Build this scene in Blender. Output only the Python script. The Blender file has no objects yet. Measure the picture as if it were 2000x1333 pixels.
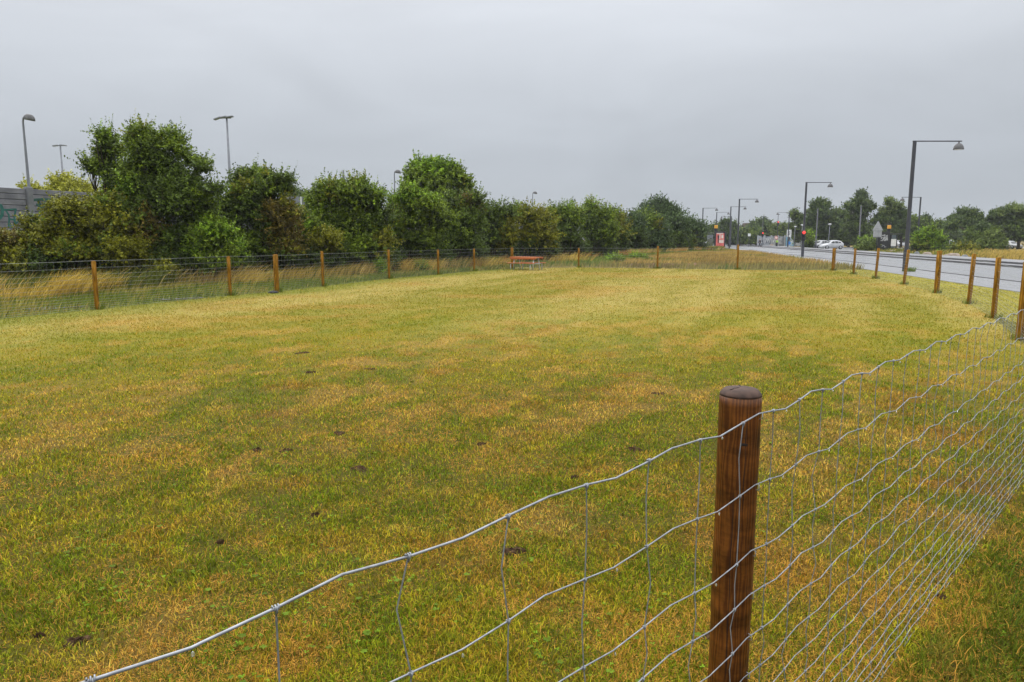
import bpy, math, random
import numpy as np
from mathutils import Vector, Matrix
R = math.radians
random.seed(7); rng = np.random.default_rng(11)
sc = bpy.context.scene
col = sc.collection
# ------------------------------------------------------------------ camera, world, sun
EYE = 1.6; FPX = 1400.0; PITCH = math.atan(198.5/FPX)
cam = bpy.data.objects.new('camera', bpy.data.cameras.new('camera')); col.objects.link(cam)
cam.data.sensor_width = 36; cam.data.lens = FPX/2000*36; cam.data.clip_end = 3000; cam.data.clip_start = 0.02
cam.location = (0, 0, EYE); cam.rotation_euler = (R(90)-PITCH, 0, 0)
sc.camera = cam
sc.view_settings.view_transform = 'Standard'; sc.view_settings.look = 'None'
sc.view_settings.exposure = 0.0; sc.view_settings.gamma = 1
SUN_EL, SUN_AZ = R(50), R(-35)
w = bpy.data.worlds.new('World'); sc.world = w; w.use_nodes = True
nt = w.node_tree; nt.nodes.clear()
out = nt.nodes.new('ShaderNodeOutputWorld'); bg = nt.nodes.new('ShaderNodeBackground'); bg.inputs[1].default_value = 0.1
sky = nt.nodes.new('ShaderNodeTexSky'); sky.sky_type = 'NISHITA'; sky.sun_disc = False
sky.sun_elevation = SUN_EL; sky.sun_rotation = SUN_AZ
tc = nt.nodes.new('ShaderNodeTexCoord'); sep = nt.nodes.new('ShaderNodeSeparateXYZ')
nt.links.new(tc.outputs['Generated'], sep.inputs[0])
# overcast luminance: brighter towards the zenith, thin cloud mottling
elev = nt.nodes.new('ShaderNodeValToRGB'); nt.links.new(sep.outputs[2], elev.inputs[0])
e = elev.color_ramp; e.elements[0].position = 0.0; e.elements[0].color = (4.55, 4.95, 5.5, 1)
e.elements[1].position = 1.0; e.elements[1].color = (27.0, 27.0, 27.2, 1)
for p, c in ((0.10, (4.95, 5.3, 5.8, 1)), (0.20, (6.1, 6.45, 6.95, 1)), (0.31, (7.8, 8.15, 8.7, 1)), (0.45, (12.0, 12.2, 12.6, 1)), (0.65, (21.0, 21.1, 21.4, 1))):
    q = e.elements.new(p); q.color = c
mp = nt.nodes.new('ShaderNodeMapping'); mp.inputs['Scale'].default_value = (1.5, 1.5, 5.0); mp.inputs['Rotation'].default_value = (0.2, 0.12, 0)
nt.links.new(tc.outputs['Generated'], mp.inputs[0])
nz = nt.nodes.new('ShaderNodeTexNoise'); nz.inputs['Scale'].default_value = 1.9; nz.inputs['Distortion'].default_value = .6; nz.inputs['Detail'].default_value = 6; nz.inputs['Roughness'].default_value = 0.5
nt.links.new(mp.outputs[0], nz.inputs['Vector'])
mr = nt.nodes.new('ShaderNodeMapRange'); mr.inputs[1].default_value = 0.3; mr.inputs[2].default_value = 0.7; mr.inputs[3].default_value = 0.93; mr.inputs[4].default_value = 1.07
nt.links.new(nz.outputs[0], mr.inputs[0])
mul = nt.nodes.new('ShaderNodeVectorMath'); mul.operation = 'SCALE'
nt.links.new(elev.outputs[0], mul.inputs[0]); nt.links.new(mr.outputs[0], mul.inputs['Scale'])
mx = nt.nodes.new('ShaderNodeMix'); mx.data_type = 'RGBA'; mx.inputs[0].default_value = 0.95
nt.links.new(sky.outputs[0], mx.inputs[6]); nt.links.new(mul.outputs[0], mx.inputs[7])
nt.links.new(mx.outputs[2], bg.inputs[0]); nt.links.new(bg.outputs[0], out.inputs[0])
sun = bpy.data.objects.new('sun', bpy.data.lights.new('sun', 'SUN')); col.objects.link(sun)
sun.data.energy = 1.5; sun.data.angle = R(35); sun.data.color = (1.0, 0.96, 0.9)
sun.rotation_euler = (R(90)-SUN_EL, 0, R(180)-SUN_AZ-R(0))
sun.location = (0, 0, 60)

# ------------------------------------------------------------------ helpers
CP, SP = math.cos(PITCH), math.sin(PITCH)
def ray(px, py):
    a = (px-1000)/FPX; b = (py-666.5)/FPX
    return a, CP-b*SP, -SP-b*CP
def U(px, py, z=0.0):                      # point of height z seen at this pixel
    x, y, d = ray(px, py); t = (z-EYE)/d
    return Vector((x*t, y*t, z))
def D(px, py, Y):                          # point at distance Y
    x, y, d = ray(px, py); t = Y/y
    return Vector((x*t, Y, EYE+d*t))
def S(Y): return Y/FPX*.99                # metres per photo pixel at distance Y

def tag(o, label=None, cat=None, group=None, kind=None):
    if label: o['label'] = label
    if cat: o['category'] = cat
    if group: o['group'] = group
    if kind: o['kind'] = kind
    return o
def empty(name, loc=(0, 0, 0), rz=0.0, label=None, cat=None, group=None):
    o = bpy.data.objects.new(name, None); col.objects.link(o); o.location = loc; o.rotation_euler = (0, 0, rz)
    o.empty_display_size = 0.2
    return tag(o, label, cat, group)
def copy_tree(o, parent=None):
    c = o.copy(); col.objects.link(c); c.parent = parent
    for ch in KIDS.get(o, []):
        copy_tree_child(ch, c)
    return c
def copy_tree_child(o, parent):
    c = o.copy(); col.objects.link(c); c.parent = parent
    KIDS.setdefault(parent, []).append(c)
    for ch in KIDS.get(o, []):
        copy_tree_child(ch, c)
KIDS = {}
def link(name, me, mat, parent=None):
    o = bpy.data.objects.new(name, me); col.objects.link(o)
    if mat is not None:
        me.materials.append(mat)
    if parent is not None:
        o.parent = parent; KIDS.setdefault(parent, []).append(o)
    return o
class MB:
    def __init__(s): s.v = []; s.f = []
    def add(s, vs, fs):
        n = len(s.v); s.v += [tuple(v) for v in vs]; s.f += [tuple(i+n for i in f) for f in fs]
    def box(s, c, d, rz=0.0, bev=0.0, taper=1.0):
        x, y, z = d[0]/2, d[1]/2, d[2]/2
        cr, sr = math.cos(rz), math.sin(rz)
        vs = []
        if bev <= 0:
            for k, t in ((-1, 1.0), (1, taper)):
                for a, b in ((-1, -1), (1, -1), (1, 1), (-1, 1)):
                    vs.append((a*x*t, b*y*t, k*z))
            fs = [(3, 2, 1, 0), (4, 5, 6, 7), (0, 1, 5, 4), (1, 2, 6, 5), (2, 3, 7, 6), (3, 0, 4, 7)]
        else:
            b_ = min(bev, x*.45, y*.45, z*.45); rings = []
            for zz, ins in ((-z, b_), (-z+b_, 0), (z-b_, 0), (z, b_)):
                X, Y = x-ins, y-ins
                rings.append([(X-b_, -Y, zz), (X, -Y+b_, zz), (X, Y-b_, zz), (X-b_, Y, zz), (-X+b_, Y, zz), (-X, Y-b_, zz), (-X, -Y+b_, zz), (-X+b_, -Y, zz)])
            for r in rings: vs += r
            fs = [tuple(range(7, -1, -1)), tuple(range(24, 32))]
            for k in range(3):
                for i in range(8):
                    j = (i+1) % 8; fs.append((k*8+i, k*8+j, k*8+8+j, k*8+8+i))
        s.add([(c[0]+px*cr-py*sr, c[1]+px*sr+py*cr, c[2]+pz) for px, py, pz in vs], fs)
    def tube(s, pts, rad, n=6, caps=True):
        pts = [Vector(p) for p in pts]; m = len(pts)
        if not hasattr(rad, '__len__'): rad = [rad]*m
        vs = []; ref = None
        for i, p in enumerate(pts):
            t = (pts[min(i+1, m-1)]-pts[max(i-1, 0)])
            t = t.normalized() if t.length > 1e-9 else Vector((0, 0, 1))
            if ref is None:
                ref = Vector((0, 0, 1)) if abs(t.z) < .9 else Vector((1, 0, 0))
            a = (ref-t*ref.dot(t)).normalized(); b = t.cross(a); ref = a
            for k in range(n):
                th = 2*math.pi*k/n
                vs.append(p+(a*math.cos(th)+b*math.sin(th))*rad[i])
        fs = []
        for i in range(m-1):
            for k in range(n):
                j = (k+1) % n; fs.append((i*n+k, i*n+j, i*n+n+j, i*n+n+k))
        if caps and n > 2:
            fs.append(tuple(range(n-1, -1, -1))); fs.append(tuple((m-1)*n+k for k in range(n)))
        s.add(vs, fs)
    def lathe(s, prof, c=(0, 0, 0), n=16, axis='Z', caps=True):
        vs = []
        for r, z in prof:
            for k in range(n):
                th = 2*math.pi*k/n; a, b = r*math.cos(th), r*math.sin(th)
                p = {'Z': (a, b, z), 'Y': (a, z, b), 'X': (z, a, b)}[axis]
                vs.append((c[0]+p[0], c[1]+p[1], c[2]+p[2]))
        fs = []; m = len(prof)
        for i in range(m-1):
            for k in range(n):
                j = (k+1) % n; fs.append((i*n+k, i*n+j, i*n+n+j, i*n+n+k))
        if caps: fs.append(tuple(range(n-1, -1, -1))); fs.append(tuple((m-1)*n+k for k in range(n)))
        s.add(vs, fs)
    def prism(s, poly, y0, y1):           # polygon in x,z extruded along y
        n = len(poly)
        s.add([(p[0], y0, p[1]) for p in poly]+[(p[0], y1, p[1]) for p in poly],
              [tuple(range(n)), tuple(range(2*n-1, n-1, -1))]+[(i, n+i, n+(i+1) % n, (i+1) % n) for i in range(n)])
    def build(s, name, mat, parent=None, smooth=False):
        me = bpy.data.meshes.new(name); me.from_pydata(s.v, [], s.f); me.update()
        if smooth:
            me.polygons.foreach_set('use_smooth', [True]*len(me.polygons))
        return link(name, me, mat, parent)
def np_mesh(name, V, quads=None, tris=None, cols=None, mat=None, parent=None, smooth=False):
    me = bpy.data.meshes.new(name)
    nq = 0 if quads is None else len(quads); ntr = 0 if tris is None else len(tris)
    me.vertices.add(len(V)); me.vertices.foreach_set('co', np.ascontiguousarray(V, dtype=np.float32).ravel())
    li = []
    if nq: li.append(np.asarray(quads, dtype=np.int32).ravel())
    if ntr: li.append(np.asarray(tris, dtype=np.int32).ravel())
    li = np.concatenate(li); me.loops.add(len(li)); me.loops.foreach_set('vertex_index', li)
    st = np.concatenate([np.arange(nq)*4, nq*4+np.arange(ntr)*3]).astype(np.int32)
    me.polygons.add(nq+ntr); me.polygons.foreach_set('loop_start', st)
    me.polygons.foreach_set('loop_total', np.concatenate([np.full(nq, 4), np.full(ntr, 3)]).astype(np.int32))
    me.update(calc_edges=True)
    if cols is not None:
        at = me.attributes.new('tone', 'FLOAT_COLOR', 'POINT')
        c4 = np.ones((len(V), 4), dtype=np.float32); c4[:, :3] = cols
        at.data.foreach_set('color', c4.ravel())
    if smooth: me.polygons.foreach_set('use_smooth', np.ones(nq+ntr, dtype=bool))
    return link(name, me, mat, parent)

# value noise
_T = rng.random((256, 256)).astype(np.float64)
def vn(x, y, s, seed=0):
    x = np.asarray(x)/s+seed*17.3; y = np.asarray(y)/s+seed*9.7
    xi = np.floor(x).astype(int); yi = np.floor(y).astype(int); fx = x-xi; fy = y-yi
    fx = fx*fx*(3-2*fx); fy = fy*fy*(3-2*fy)
    a = _T[xi & 255, yi & 255]; b = _T[(xi+1) & 255, yi & 255]; c = _T[xi & 255, (yi+1) & 255]; d = _T[(xi+1) & 255, (yi+1) & 255]
    return (a*(1-fx)+b*fx)*(1-fy)+(c*(1-fx)+d*fx)*fy
def fbm(x, y, s, seed=0, o=4):
    r = 0; a = 0.5; t = 0
    for i in range(o):
        r = r+a*vn(x, y, s/2**i, seed+i*3); t += a; a *= .55
    return r/t
def sstep(a, b, x):
    t = np.clip((x-a)/(b-a), 0, 1); return t*t*(3-2*t)

# ------------------------------------------------------------------ materials
def mat(name, base=(.5, .5, .5), rough=.6, metal=0.0, **kw):
    m = bpy.data.materials.new(name); m.use_nodes = True; n = m.node_tree; b = n.nodes['Principled BSDF']
    b.inputs['Base Color'].default_value = (*base, 1); b.inputs['Roughness'].default_value = rough; b.inputs['Metallic'].default_value = metal
    for k, v in kw.items(): b.inputs[k].default_value = v
    return m
def noisy(name, c1, c2, scale=5, rough=.6, metal=0.0, detail=5, stretch=(1, 1, 1), bump=0.0, r2=None, lo=.35, hi=.65, coord='Object', bdist=.01):
    m = mat(name, c1, rough, metal); n = m.node_tree; L = n.links; b = n.nodes['Principled BSDF']
    t = n.nodes.new('ShaderNodeTexCoord'); mpn = n.nodes.new('ShaderNodeMapping'); mpn.inputs['Scale'].default_value = stretch
    L.new(t.outputs[coord], mpn.inputs[0])
    z = n.nodes.new('ShaderNodeTexNoise'); z.inputs['Scale'].default_value = scale; z.inputs['Detail'].default_value = detail
    L.new(mpn.outputs[0], z.inputs['Vector'])
    r = n.nodes.new('ShaderNodeValToRGB'); r.color_ramp.elements[0].position = lo; r.color_ramp.elements[1].position = hi
    r.color_ramp.elements[0].color = (*c1, 1); r.color_ramp.elements[1].color = (*c2, 1)
    L.new(z.outputs[0], r.inputs[0]); L.new(r.outputs[0], b.inputs['Base Color'])
    if r2 is not None:
        q = n.nodes.new('ShaderNodeMapRange'); q.inputs[1].default_value = lo; q.inputs[2].default_value = hi
        q.inputs[3].default_value = rough; q.inputs[4].default_value = r2
        L.new(z.outputs[0], q.inputs[0]); L.new(q.outputs[0], b.inputs['Roughness'])
    if bump:
        bp = n.nodes.new('ShaderNodeBump'); bp.inputs['Strength'].default_value = bump; bp.inputs['Distance'].default_value = bdist
        L.new(z.outputs[0], bp.inputs['Height']); L.new(bp.outputs[0], b.inputs['Normal'])
    return m
def leafmat(name, trans=.3, rough=.55, fine=0.0, spec=.15):
    m = bpy.data.materials.new(name); m.use_nodes = True; n = m.node_tree; L = n.links; b = n.nodes['Principled BSDF']
    a = n.nodes.new('ShaderNodeAttribute'); a.attribute_name = 'tone'
    src = a.outputs['Color']
    if fine:
        t = n.nodes.new('ShaderNodeTexCoord'); z = n.nodes.new('ShaderNodeTexNoise'); z.inputs['Scale'].default_value = fine; z.inputs['Detail'].default_value = 6; z.inputs['Roughness'].default_value = .7
        L.new(t.outputs['Object'], z.inputs['Vector'])
        q = n.nodes.new('ShaderNodeMapRange'); q.inputs[1].default_value = .3; q.inputs[2].default_value = .7; q.inputs[3].default_value = .55; q.inputs[4].default_value = 1.4
        L.new(z.outputs[0], q.inputs[0])
        v = n.nodes.new('ShaderNodeVectorMath'); v.operation = 'SCALE'; L.new(src, v.inputs[0]); L.new(q.outputs[0], v.inputs['Scale']); src = v.outputs[0]
        bp = n.nodes.new('ShaderNodeBump'); bp.inputs['Strength'].default_value = .5; bp.inputs['Distance'].default_value = .02
        L.new(z.outputs[0], bp.inputs['Height']); L.new(bp.outputs[0], b.inputs['Normal'])
    L.new(src, b.inputs['Base Color']); b.inputs['Roughness'].default_value = rough; b.inputs['Specular IOR Level'].default_value = spec
    if trans:
        o = n.nodes['Material Output']; tr = n.nodes.new('ShaderNodeBsdfTranslucent'); L.new(src, tr.inputs[0])
        ms = n.nodes.new('ShaderNodeMixShader'); ms.inputs[0].default_value = trans
        L.new(b.outputs[0], ms.inputs[1]); L.new(tr.outputs[0], ms.inputs[2]); L.new(ms.outputs[0], o.inputs[0])
    return m
M_GROUND = leafmat('ground_turf', 0, .9, 45.0, .1)
M_BLADE = leafmat('grass_blade', .14, .7, 0, .08)
M_LEAF = leafmat('leaf', .18, .5, 0, .16)
M_BARK = noisy('bark', (.035, .028, .02), (.09, .075, .055), 9, .9, bump=.6, stretch=(3, 3, .6))
M_WIRE = noisy('galvanised_wire', (.23, .245, .27), (.35, .37, .40), 60, .45, .45)
M_WIREFAR = noisy('weathered_wire', (.20, .215, .215), (.30, .32, .32), 30, .5, .3)
M_STEEL = noisy('galvanised_steel', (.50, .53, .56), (.62, .65, .68), 12, .5, .2)
M_LAMP = noisy('grey_lamp_paint', (.040, .043, .056), (.055, .058, .072), 2, .55)
M_LAMPL = noisy('pale_lamp_metal', (.17, .18, .21), (.22, .235, .265), 2, .55, .1)
M_SHADE = noisy('lamp_shade_metal', (.09, .09, .095), (.14, .14, .145), 6, .6)
M_DARK = noisy('dark_paint', (.012, .014, .02), (.022, .024, .03), 5, .35)
M_BLACK = mat('rubber', (.015, .015, .016), .8)
M_CAR = noisy('white_car_paint', (.42, .44, .46), (.52, .53, .55), 1.5, .25)
M_CARS = noisy('silver_car_paint', (.30, .31, .33), (.38, .39, .41), 1.5, .3, .4)
M_GLASS = mat('dark_glass', (.02, .025, .03), .08)
M_PANE = mat('shelter_glass', (.10, .13, .14), .1)
M_RIM = mat('wheel_rim', (.45, .46, .48), .35, .6)
M_SIGN = noisy('sign_back', (.34, .36, .39), (.44, .46, .49), 3, .5, .1)
M_WHITE = noisy('white_panel', (.70, .72, .72), (.80, .81, .81), 4, .5)
M_YELLOW = noisy('yellow_panel', (.75, .36, .03), (.85, .44, .05), 4, .5)
M_BLUE = mat('blue_sign_face', (.03, .22, .65), .4)
M_RED = mat('red_sign_ring', (.55, .03, .03), .4)
def emis(name, c, s):
    m = mat(name, c, .4); b = m.node_tree.nodes['Principled BSDF']; b.inputs['Emission Color'].default_value = (*c, 1); b.inputs['Emission Strength'].default_value = s
    return m
M_REDLIT = emis('red_signal_light', (1.0, .05, .04), 1.3)
M_POSTER = noisy('red_poster', (.62, .09, .10), (.80, .20, .17), 1.5, .4)
M_POSTERW = noisy('poster_figure', (.75, .55, .5), (.85, .75, .7), 3, .4)
M_BRICK = noisy('brown_roof', (.10, .07, .06), (.14, .10, .09), 2, .8)
M_HAZEB = noisy('pale_render', (.34, .37, .40), (.40, .43, .46), .4, .8)
M_STONE = noisy('boulder_stone', (.22, .18, .15), (.42, .36, .31), 2.2, .85, bump=.5, bdist=.05)
M_STONEG = noisy('grey_boulder_stone', (.14, .15, .16), (.26, .27, .29), 2.2, .85, bump=.5, bdist=.05)
M_SOIL = noisy('bare_soil', (.030, .018, .010), (.10, .060, .032), 25, .95, bump=1.0, bdist=.03)
M_SOILR = noisy('reddish_soil', (.10, .05, .03), (.22, .12, .07), 3, .95, bump=1.0, bdist=.05)
M_GRAVEL = noisy('pale_gravel', (.09, .09, .075), (.19, .185, .16), 30, .9, bump=.6)
M_PLANK = noisy('orange_red_plank', (.36, .10, .03), (.48, .155, .045), 4, .6, stretch=(1, 8, 8))
M_CLOTHD = noisy('dark_cloth', (.015, .018, .025), (.03, .035, .045), 8, .9)
M_CLOTHW = noisy('pale_cloth', (.60, .64, .68), (.70, .73, .76), 8, .9)
M_CLOTHY = noisy('hi_vis_cloth', (.35, .70, .05), (.50, .85, .10), 8, .8)
M_SKIN = mat('skin', (.45, .27, .19), .6)
M_HAIR = mat('hair', (.02, .014, .01), .7)
def concrete(name):
    m = noisy(name, (.135, .137, .16), (.225, .225, .255), 1.8, .8, bump=.3, detail=8)
    return m
M_CONC = concrete('concrete_panel'); M_CONCP = noisy('concrete_post', (.13, .135, .155), (.19, .195, .215), 3, .8)
M_TEAL = noisy('teal_spray_paint', (.008, .085, .075), (.015, .13, .11), 5, .6)
M_SPRAYD = noisy('dark_spray_paint', (.012, .05, .04), (.02, .09, .07), 5, .6)
for _m in (M_SOIL, M_SOILR, M_GRAVEL, M_CONC, M_BARK, M_STONE): _m.node_tree.nodes['Principled BSDF'].inputs['Specular IOR Level'].default_value = .08
def wood(name, dark, light, near):
    m = mat(name, light, .5); n = m.node_tree; L = n.links; b = n.nodes['Principled BSDF']
    t = n.nodes.new('ShaderNodeTexCoord')
    mpn = n.nodes.new('ShaderNodeMapping'); mpn.inputs['Scale'].default_value = (1, 1, .10); mpn.inputs['Location'].default_value = (.023, .031, 0); mpn.inputs['Rotation'].default_value = (.018, .03, 0)
    L.new(t.outputs['Object'], mpn.inputs[0])
    wv = n.nodes.new('ShaderNodeTexWave'); wv.wave_type = 'RINGS'; wv.rings_direction = 'Z'; wv.inputs['Scale'].default_value = 46 if near else 24; wv.inputs['Distortion'].default_value = 9
    wv.inputs['Detail'].default_value = 3; wv.inputs['Detail Scale'].default_value = 1.4
    L.new(mpn.outputs[0], wv.inputs['Vector'])
    z = n.nodes.new('ShaderNodeTexNoise'); z.inputs['Scale'].default_value = 7; z.inputs['Detail'].default_value = 6; z.inputs['Roughness'].default_value = .65
    mp2 = n.nodes.new('ShaderNodeMapping'); mp2.inputs['Scale'].default_value = (1.2, 1.2, 3.5) if near else (4, 4, .5); L.new(t.outputs['Object'], mp2.inputs[0]); L.new(mp2.outputs[0], z.inputs['Vector'])
    r = n.nodes.new('ShaderNodeValToRGB'); r.color_ramp.elements[0].color = (*dark, 1); r.color_ramp.elements[1].color = (*light, 1)
    r.color_ramp.elements[0].position = .15; r.color_ramp.elements[1].position = .95
    L.new(wv.outputs['Fac'], r.inputs[0])
    q = n.nodes.new('ShaderNodeMapRange'); q.inputs[1].default_value = .3; q.inputs[2].default_value = .72; q.inputs[3].default_value = .26; q.inputs[4].default_value = 1.5
    L.new(z.outputs[0], q.inputs[0])
    v = n.nodes.new('ShaderNodeVectorMath'); v.operation = 'SCALE'; L.new(r.outputs[0], v.inputs[0]); L.new(q.outputs[0], v.inputs['Scale'])
    L.new(v.outputs[0], b.inputs['Base Color'])
    bp = n.nodes.new('ShaderNodeBump'); bp.inputs['Strength'].default_value = .35; bp.inputs['Distance'].default_value = .002; L.new(wv.outputs['Fac'], bp.inputs['Height']); L.new(bp.outputs[0], b.inputs['Normal'])
    b.inputs['Roughness'].default_value = .40 if near else .7; b.inputs['Specular IOR Level'].default_value = .22 if near else .1
    return m
M_WOODN = wood('wet_pine_post', (.085, .027, .006), (.160, .056, .010), True)
M_WOODT = noisy('post_end_grain', (.035, .018, .012), (.080, .042, .028), 45, .75, bump=.4, bdist=.002)
M_WOODF = wood('pine_post', (.175, .078, .006), (.33, .165, .014), False)
def wet_asphalt(name, c1, c2, r1, r2):
    m = noisy(name, c1, c2, 1.0, r1, detail=7, stretch=(1.6, .07, 1), r2=r2, lo=.38, hi=.62)
    n = m.node_tree; L = n.links; b = n.nodes['Principled BSDF']
    mp0 = [q for q in n.nodes if q.type == 'MAPPING'][0]; mp0.vector_type = 'POINT'
    mp0.inputs['Rotation'].default_value = (0, 0, 0.21)
    z = n.nodes.new('ShaderNodeTexNoise'); z.inputs['Scale'].default_value = 40; z.inputs['Detail'].default_value = 3
    t = n.nodes.new('ShaderNodeTexCoord'); L.new(t.outputs['Object'], z.inputs['Vector'])
    bp = n.nodes.new('ShaderNodeBump'); bp.inputs['Strength'].default_value = .01; bp.inputs['Distance'].default_value = .001
    L.new(z.outputs[0], bp.inputs['Height']); L.new(bp.outputs[0], b.inputs['Normal'])
    return m
M_ASPH = wet_asphalt('wet_asphalt', (.17, .173, .185), (.22, .222, .235), .34, .24)
M_PATH = wet_asphalt('wet_path', (.19, .192, .205), (.24, .24, .25), .36, .26)
M_KERB = noisy('kerb_granite', (.05, .05, .055), (.09, .09, .095), 3, .7)

# ------------------------------------------------------------------ layout curves
fence_left_px = [(190, 605, 510), (450, 578, 501), (541, 571, 497), (631, 560, 491), (760, 545, 488), (856, 537, 488), (926, 530, 486), (1000, 525.5, 484)]
fence_far_px = [(1130, 523, 485), (1284, 525, 481), (1440, 527, 478), (1627, 529, 485)]
fence_right_px = [(1667, 536, 486), (1710, 545, 485), (1765, 556, 488), (1829, 573, 490), (1892, 594, 496), (1940, 622, 503), (1993, 665, 511)]
def gp(t): return U(t[0], t[1])
P_left = [gp(t) for t in fence_left_px]; P_far = [gp(t) for t in fence_far_px]; P_right = [gp(t) for t in fence_right_px]
dl = (P_left[0]-P_left[1]).normalized()
P_leftext = [P_left[0]+dl*3.9*k for k in (4, 3, 2, 1)]
FL = U(178, 1318, 1.2); FM = U(1451.6, 827, 1.2); FR = U(1990, 608, 1.2)
for q in (FL, FM, FR): q.z = 0
fdir = (FR-FM).normalized(); fdirL = (FM-FL).normalized()
CORN = Vector((5.7, 7.0, 0))
lawn_poly = [(p.x, p.y) for p in P_leftext+P_left+P_far+P_right]+[(CORN.x, CORN.y), (FM.x, FM.y), (FL.x, FL.y), tuple((FL-fdirL*9)[:2])]
def inpoly(x, y, poly):
    x = np.asarray(x); y = np.asarray(y); r = np.zeros(x.shape, bool); n = len(poly)
    for i in range(n):
        x1, y1 = poly[i]; x2, y2 = poly[(i+1) % n]
        if y1 == y2: continue
        r ^= ((y1 > y) != (y2 > y)) & (x < (x2-x1)*(y-y1)/(y2-y1)+x1)
    return r
HY = np.array([-40, 0, 14, 20, 26, 31, 36, 43, 50, 60, 72, 88, 106, 125, 200, 600.])
HX = np.array([-31, -25, -19.5, -17.2, -13.2, -9.8, -7.2, -4.1, -0.6, 4.2, 10.4, 18.4, 27.6, 32, 44, 100.])
def hedge_x(y): return np.interp(y, HY, HX)
def terr(x, y):
    s = hedge_x(y)-x
    b = sstep(0.5, 8.0, s)*1.95*(1-sstep(60, 95, np.asarray(y)*1.0))
    return b
def roadv(x, y): return x-.21*y-10.9
# ------------------------------------------------------------------ ground
def albedo(x, y):
    x = np.asarray(x, float); y = np.asarray(y, float); r = np.hypot(x, y)
    u = x*math.cos(R(20))-y*math.sin(R(20))
    n1 = fbm(x, y, 2.6, 1); n2 = fbm(x, y, .55, 5); n3 = fbm(x, y, 9, 9, 3); n4 = fbm(x, y, .16, 13, 2)
    G = np.array([.205, .245, .012]); Yg = np.array([.37, .315, .020]); St = np.array([.58, .37, .080]); Br = np.array([.38, .205, .026])
    mu = x*math.cos(R(25))-y*math.sin(R(25)); mv = (x*math.sin(R(25))+y*math.cos(R(25)))/3.2; n6 = fbm(mu, mv, .62, 19, 4); n7 = fbm(mu, mv, 1.3, 23, 3); n5 = fbm(x, y, .28, 17, 3); a = np.clip((n1-.5)*.6+(n6-.5)*1.5+(n2-.5)*.9+(n5-.5)*1.9+(n4-.5)*1.6+.56, 0, 1)[:, None]
    c = G*(1-a)+Yg*a
    b = sstep(.53, .72, n7*.28+n2*.34+n5*.38)[:, None]
    c = c*(1-b*.85)+Br*b*.85
    b2 = sstep(.51, .66, fbm(mu+9, mv, .55, 31)*.55+fbm(x, y, .3, 35)*.45)[:, None]
    c = c*(1-b2*.8)+St*b2*.8
    # paler further off, in mown bands along the road side fence
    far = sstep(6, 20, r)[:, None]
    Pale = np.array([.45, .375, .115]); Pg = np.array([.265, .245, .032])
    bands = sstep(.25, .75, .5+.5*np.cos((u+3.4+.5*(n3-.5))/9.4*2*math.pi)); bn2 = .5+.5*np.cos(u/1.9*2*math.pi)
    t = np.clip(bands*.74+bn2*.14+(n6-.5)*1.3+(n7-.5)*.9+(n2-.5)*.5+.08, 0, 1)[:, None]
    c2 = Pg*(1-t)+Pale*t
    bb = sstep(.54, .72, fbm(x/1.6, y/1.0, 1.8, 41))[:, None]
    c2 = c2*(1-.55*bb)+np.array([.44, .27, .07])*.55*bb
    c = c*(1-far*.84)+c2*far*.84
    # verges outside the fence
    lw = inpoly(x, y, lawn_poly)
    vg = np.array([.11, .14, .026])*(1-n1[:, None])+np.array([.24, .22, .06])*n1[:, None]
    c = np.where((lw | (r < 6))[:, None], c, vg*.95)
    lfx = np.interp(y, [p.y for p in P_leftext+P_left], [p.x for p in P_leftext+P_left])
    lg = ((1-sstep(.3, 2.2, x-lfx+.8*(n1-.5)))*(y < 42)*(y > 6)*.7)[:, None]
    c = c*(1-lg)+np.array([.20, .235, .025])*lg
    # near side outside of the fence: greener
    sd = (x-FM.x)*fdir.y-(y-FM.y)*fdir.x
    o = (sstep(.0, .3, sd)*(1-sstep(9, 14, r)))[:, None]
    c = c*(1-.65*o)+np.array([.07, .10, .012])*.65*o
    # dry meadow between far fence and road
    md = (sstep(38, 42, y)*(1-sstep(0, 8, hedge_x(y)-x+8))*1.0)[:, None]
    c = np.where((~lw & (y > 34))[:, None], c*(1-md*.7)+np.array([.36, .26, .09])*md*.7, c)
    rv = roadv(x, y)
    k = ((rv > -4) & (rv < 0.5) & (y < 38) & ~lw & (y > 8))[:, None]
    c = np.where(k, np.array([.36, .33, .06])*(.8+.5*n2[:, None]), c)
    return np.clip(c, .005, .9)
nr, na = 330, 720
rr = np.concatenate([[0.02], np.geomspace(.4, 60, 270), np.geomspace(62, 2200, nr-271)])
th = np.linspace(0, 2*math.pi, na, endpoint=False)
RR, TH = np.meshgrid(rr, th, indexing='ij'); gx = (RR*np.sin(TH)).ravel(); gy = (RR*np.cos(TH)).ravel()
gz = terr(gx, gy)
lw = inpoly(gx, gy, lawn_poly)
und = (fbm(gx, gy, .5, 51, 3)-.5)*.03*(1-sstep(8, 20, RR.ravel()))
rvv = roadv(gx, gy)
nearroad = (rvv > -1.2)
gz = gz+np.where(nearroad, 0, und)
i0 = (np.arange(nr-1)[:, None]*na+np.arange(na)[None, :]); i1 = i0+na
j = (np.arange(na)+1) % na
q = np.stack([i0, i1, (np.arange(nr-1)[:, None]+1)*na+j[None, :], np.arange(nr-1)[:, None]*na+j[None, :]], -1).reshape(-1, 4)
gcol = np.concatenate([albedo(gx[k:k+60000], gy[k:k+60000]) for k in range(0, len(gx), 60000)])
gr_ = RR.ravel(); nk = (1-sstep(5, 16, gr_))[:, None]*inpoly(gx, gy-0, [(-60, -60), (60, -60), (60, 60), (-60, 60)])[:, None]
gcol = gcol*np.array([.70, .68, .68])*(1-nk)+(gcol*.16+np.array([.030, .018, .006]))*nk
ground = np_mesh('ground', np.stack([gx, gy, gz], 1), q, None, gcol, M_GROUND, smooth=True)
tag(ground, kind='structure')

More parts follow.
